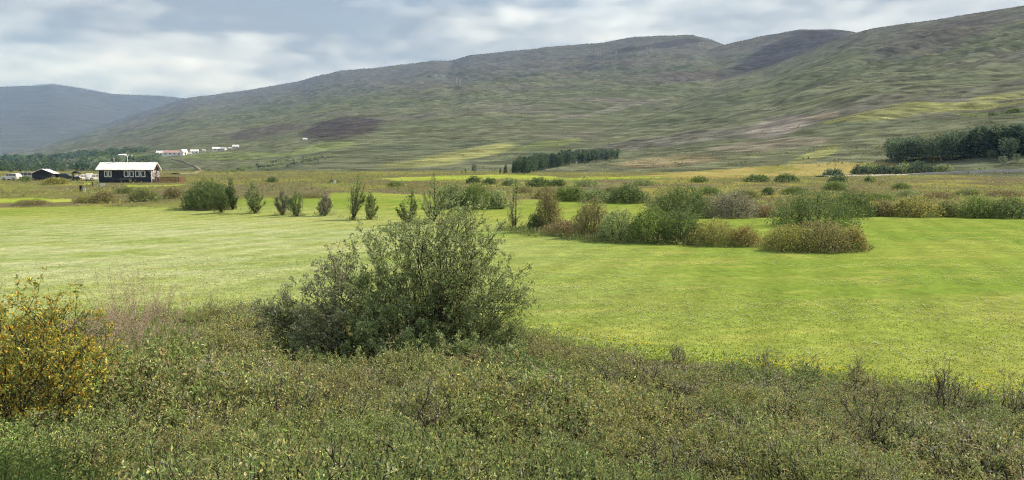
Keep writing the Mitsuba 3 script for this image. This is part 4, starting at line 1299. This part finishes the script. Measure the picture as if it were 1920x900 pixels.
tips, bases = np.array(tips), np.array(bases)
lines, lv = plant(rng, tips, bases, .045, 'willow', .0085, nb=11, nt=4, per=13, wob=.10, spread=.30, lo=.14, lift=.06, up=.34, aspect=.46, twig_len=.5)
P, D, L, W, C = lv
pale = rng.random(len(P)) < .22
C[pale] = colors(rng, 'pale', pale.sum(), .2)
dk_ = (P[:, 0] < bx(660)) & (rng.random(len(P)) < .5)
C[dk_] = colors(rng, 'grey', dk_.sum(), .2)
key = thing('willow_bush', 'large loose willow bush with many upright stems in the foreground, between bank and lawn', 'bush')
put_plant(key, lines, (P, D, L, W, C), np.zeros(3), rng, names=('stems', 'crown'), sides=4)


def spot(px, py, lift=.45):
    """Where a plant stands whose middle shows at (px, py), lift metres above the bank."""
    d = ray(px, py)
    ts = np.linspace(1.5, 30, 3000)
    p = EYE + ts[:, None] * d
    k = np.nonzero(p[:, 2] - lift < land(p[:, 0], p[:, 1]))[0][0]
    p = p[k]
    return np.array([p[0], p[1], float(land(p[0], p[1]))])


def near_shrub(px, py, w, h, pal, label, name='dwarf_shrub', cat='shrub', leaf=.02, ns=14, nb=9, nt=3, per=5, bare=.2, seed=1, lift=.45, group=None, stem=.010, up=.35, wob=.14, low=.5, at=None):
    rng = np.random.default_rng(seed)
    g = spot(px, py, lift) if at is None else np.array([at[0], at[1], float(land(*at))])
    t = dome(rng, ns, w, w * .8, h, low=low)
    b = t * [.18, .18, 0] - [0, 0, .05]
    lines, lv = plant(rng, t, b, leaf, pal, stem, nb=nb, nt=nt, per=per, wob=wob, spread=.42, lo=.2, lift=.05, up=up, aspect=.5, twig_len=.5, bare=bare)
    key = thing(name, label, cat, group)
    put_plant(key, lines, lv, g, rng, names=('stems', 'crown'), sides=4)
    return g


near_shrub(900, 695, .8, .5, 'rust', 'dark reddish brown low shrub at the foot of the big willow bush', seed=31, leaf=.026, lift=.25, ns=20, bare=.1)
near_shrub(800, 660, 1.0, .6, 'brown', 'brownish low shrub under the left middle of the big willow bush', seed=32, leaf=.026, lift=.25, ns=18)
near_shrub(960, 650, .9, .75, 'olive', 'olive low shrub at the right foot of the big willow bush', seed=33, leaf=.026, lift=.3, ns=18)
near_shrub(535, 560, .35, 1.05, 'grey', 'thin upright sprig with a leafy top at the left end of the big willow bush', 'willow_sprig', seed=34, leaf=.03, lift=.5, ns=4, nb=7, low=.85)
near_shrub(60, 720, 1.75, 1.32, 'gold', 'golden yellow autumn willow bush at the left picture edge', 'yellow_bush', 'bush', leaf=.030, ns=34, nb=10, nt=3, per=15, bare=.03, seed=35, at=(-4.05, 6.0), stem=.009, up=.42, low=.6)
near_shrub(215, 640, .5, 1.3, 'olive', 'tall bare shoots sticking up from the right side of the golden bush', 'willow_shoot', 'shrub', leaf=.026, ns=6, nb=6, nt=2, per=4, seed=36, at=(-4.25, 7.3), low=.8)
for k, (px, py, w, h, lab) in enumerate((
        (575, 760, 1.3, .62, 'fan of dark bare twigs left of centre in the front of the bank'), (790, 775, .7, .6, 'dark twiggy shrub with a yellow leaf cluster in the middle of the bank'),
        (1290, 770, .9, .6, 'dark twiggy shrub right of the middle of the bank'), (1650, 790, 1.1, .72, 'gnarled bare shrub with a twisted stem in the right of the bank'),
        (1775, 740, 1.0, .75, 'tall dark bare shrub near the right end of the bank'), (1240, 850, .8, .5, 'grey bare twigs low in the front of the bank'),
        (1850, 850, .9, .6, 'grey dark shrub in the lower right corner'), (160, 800, .9, .5, 'dark leafless twigs below the golden bush'))):
    near_shrub(px, py, w, h, 'grey', lab, 'bare_shrub', 'shrub', leaf=.020, ns=13, nb=7, nt=3, per=3, bare=.45, seed=50 + k, stem=.010, lift=.4)
for k, (px, py, w, h, lab) in enumerate((
        (1270, 690, .6, .55, 'twiggy dark shrub on the bank edge, leftmost of the right half'), (1440, 705, .8, .65, 'twiggy dark shrub on the bank edge below the yellow flowers'),
        (1515, 715, .8, .62, 'second twiggy dark shrub on the bank edge below the yellow flowers'), (1610, 720, .5, .6, 'small twiggy shrub on the bank edge right of the yellow flowers'),
        (1765, 720, .7, .78, 'tallest twiggy dark shrub poking over the bank edge at the right'), (1905, 745, .7, .75, 'twiggy dark shrub on the bank edge at the right picture edge'),
        (395, 590, .7, .6, 'grey twiggy shrub on the bank edge left of the big willow bush'), (300, 605, .6, .6, 'grey shrub on the bank edge next to the pinkish grass'))):
    ea = math.atan2(ray(px, 600)[0], ray(px, 600)[1])
    er = float(mound_edge(ea)) * .90
    near_shrub(px, py, w, h, 'grey', lab, 'edge_shrub', 'shrub', leaf=.024, ns=12, nb=7, nt=3, per=4, bare=.3, seed=70 + k, stem=.008, up=.5, at=(er * math.sin(ea), er * math.cos(ea)))


# -- grasses
def tuft(px, py, n, h, w, pal, label, name, lift, seed, plume=None, at=None, lean=.18):
    rng = np.random.default_rng(seed)
    g = spot(px, py, lift) if at is None else np.array([at[0], at[1], float(land(*at))])
    lines, P, D, L, C = [], [], [], [], []
    for k in range(n):
        b = g + [rng.normal(0, w * .3), rng.normal(0, w * .3), -.02]
        b[2] = float(land(b[0], b[1])) - .02
        hh = h * rng.uniform(.55, 1.1)
        tip = b + [rng.normal(0, lean) * hh, rng.normal(0, lean) * hh, hh]
        c = curve(rng, b, tip, 5, .03)
        c[-1] += [rng.normal(0, .06) * hh, 0, -.02 * hh]
        lines.append((c, np.linspace(.0028, .0012, 5)))
        if plume:
            m = 40
            t = rng.uniform(.62, 1, m)
            q = c[3] + (c[4] - c[3]) * ((t - .62) / .38)[:, None]
            P.append(q + rng.normal(0, .022, (m, 3)))
            D.append(rng.normal(0, .6, (m, 3)) + [0, 0, .8])
            L.append(np.full(m, .026))
            C.append(np.array(plume) * np.exp(rng.normal(0, .2, (m, 1))))
        m = 3
        t = rng.uniform(0, .35, m)
        P.append(c[0] + (c[2] - c[0]) * t[:, None])
        D.append(rng.normal(0, .45, (m, 3)) + [0, 0, 1])
        L.append(hh * rng.uniform(.3, .6, m))
        C.append(colors(rng, pal, m, .2) * 1.4)
    key = thing(name, label, 'grass')
    sv, sf = tube_mesh(lines, 3)
    part(key, 'stalks', (sv, sf), 'mat_blade', color=np.tile(np.array([.30, .26, .12]), (len(sv), 1)) * np.exp(rng.normal(0, .1, (len(sv), 1))))
    P, D, L, C = np.vstack(P), np.vstack(D), np.concatenate(L), np.vstack(C)
    v, f, c = leaf_mesh(P, D, L, np.minimum(L * .35, .016), C, rng, .15)
    part(key, 'blades', (v, f), 'mat_blade', color=c)


tuft(205, 610, 160, 1.05, 1.3, 'green', 'tall tuft of fine grass with pinkish plumes between golden bush and lawn', 'plume_grass', .3, 91, (.52, .41, .34), at=(-5.45, 10.6))
tuft(255, 560, 80, 1.5, .9, 'green', 'taller pale grass stalks rising behind the pinkish plumes', 'plume_grass', .3, 92, (.50, .40, .30), at=(-5.95, 12.2))
tuft(245, 610, 60, .5, .7, 'pale', 'fresh bright green grass blades right of the pinkish plumes', 'green_grass', .2, 93)
tuft(640, 665, 120, .28, 1.1, 'green', 'patch of short green grass at the left foot of the big willow bush', 'green_grass', .15, 94)
tuft(90, 600, 70, .5, .8, 'green', 'green grass behind the golden bush', 'green_grass', .2, 95, at=(-6.4, 10.2))
# -- horsetail in the lower left corner
rng = np.random.default_rng(99)
g = np.array([-2.45, 3.9, float(land(-2.45, 3.9))])
lines, P, D, L = [], [], [], []
for k in range(46):
    b = g + [rng.normal(0, .22), rng.normal(0, .18), -.02]
    hh = rng.uniform(.48, .78)
    c = curve(rng, b, b + [rng.normal(0, .08), rng.normal(0, .08), hh], 6, .02)
    lines.append((c, np.linspace(.003, .0015, 6)))
    for z in np.linspace(.25, .97, 11):
        k0 = z * 5
        i0 = min(int(k0), 4)
        q = c[i0] + (c[i0 + 1] - c[i0]) * (k0 - i0)
        a = np.arange(8) * math.pi / 4 + rng.uniform(0, 1)
        P.append(np.repeat(q[None], 8, 0))
        D.append(np.stack([np.cos(a), np.sin(a), np.full(8, .55)], 1))
        L.append(np.full(8, .10 * (1.1 - .7 * z)))
P, D, L = np.vstack(P), np.vstack(D), np.concatenate(L)
key = thing('horsetail_clump', 'feathery bright green horsetail clump in the lower left corner', 'plant')
sv, sf = tube_mesh(lines, 4)
part(key, 'stems', (sv, sf), 'mat_blade', color=np.tile([.07, .12, .03], (len(sv), 1)))
v, f, c = leaf_mesh(P, D, L, .006, np.array([[.085, .135, .045]]) * np.exp(rng.normal(0, .2, (len(P), 1))), rng, .1)
part(key, 'whorls', (v, f), 'mat_blade', color=c)
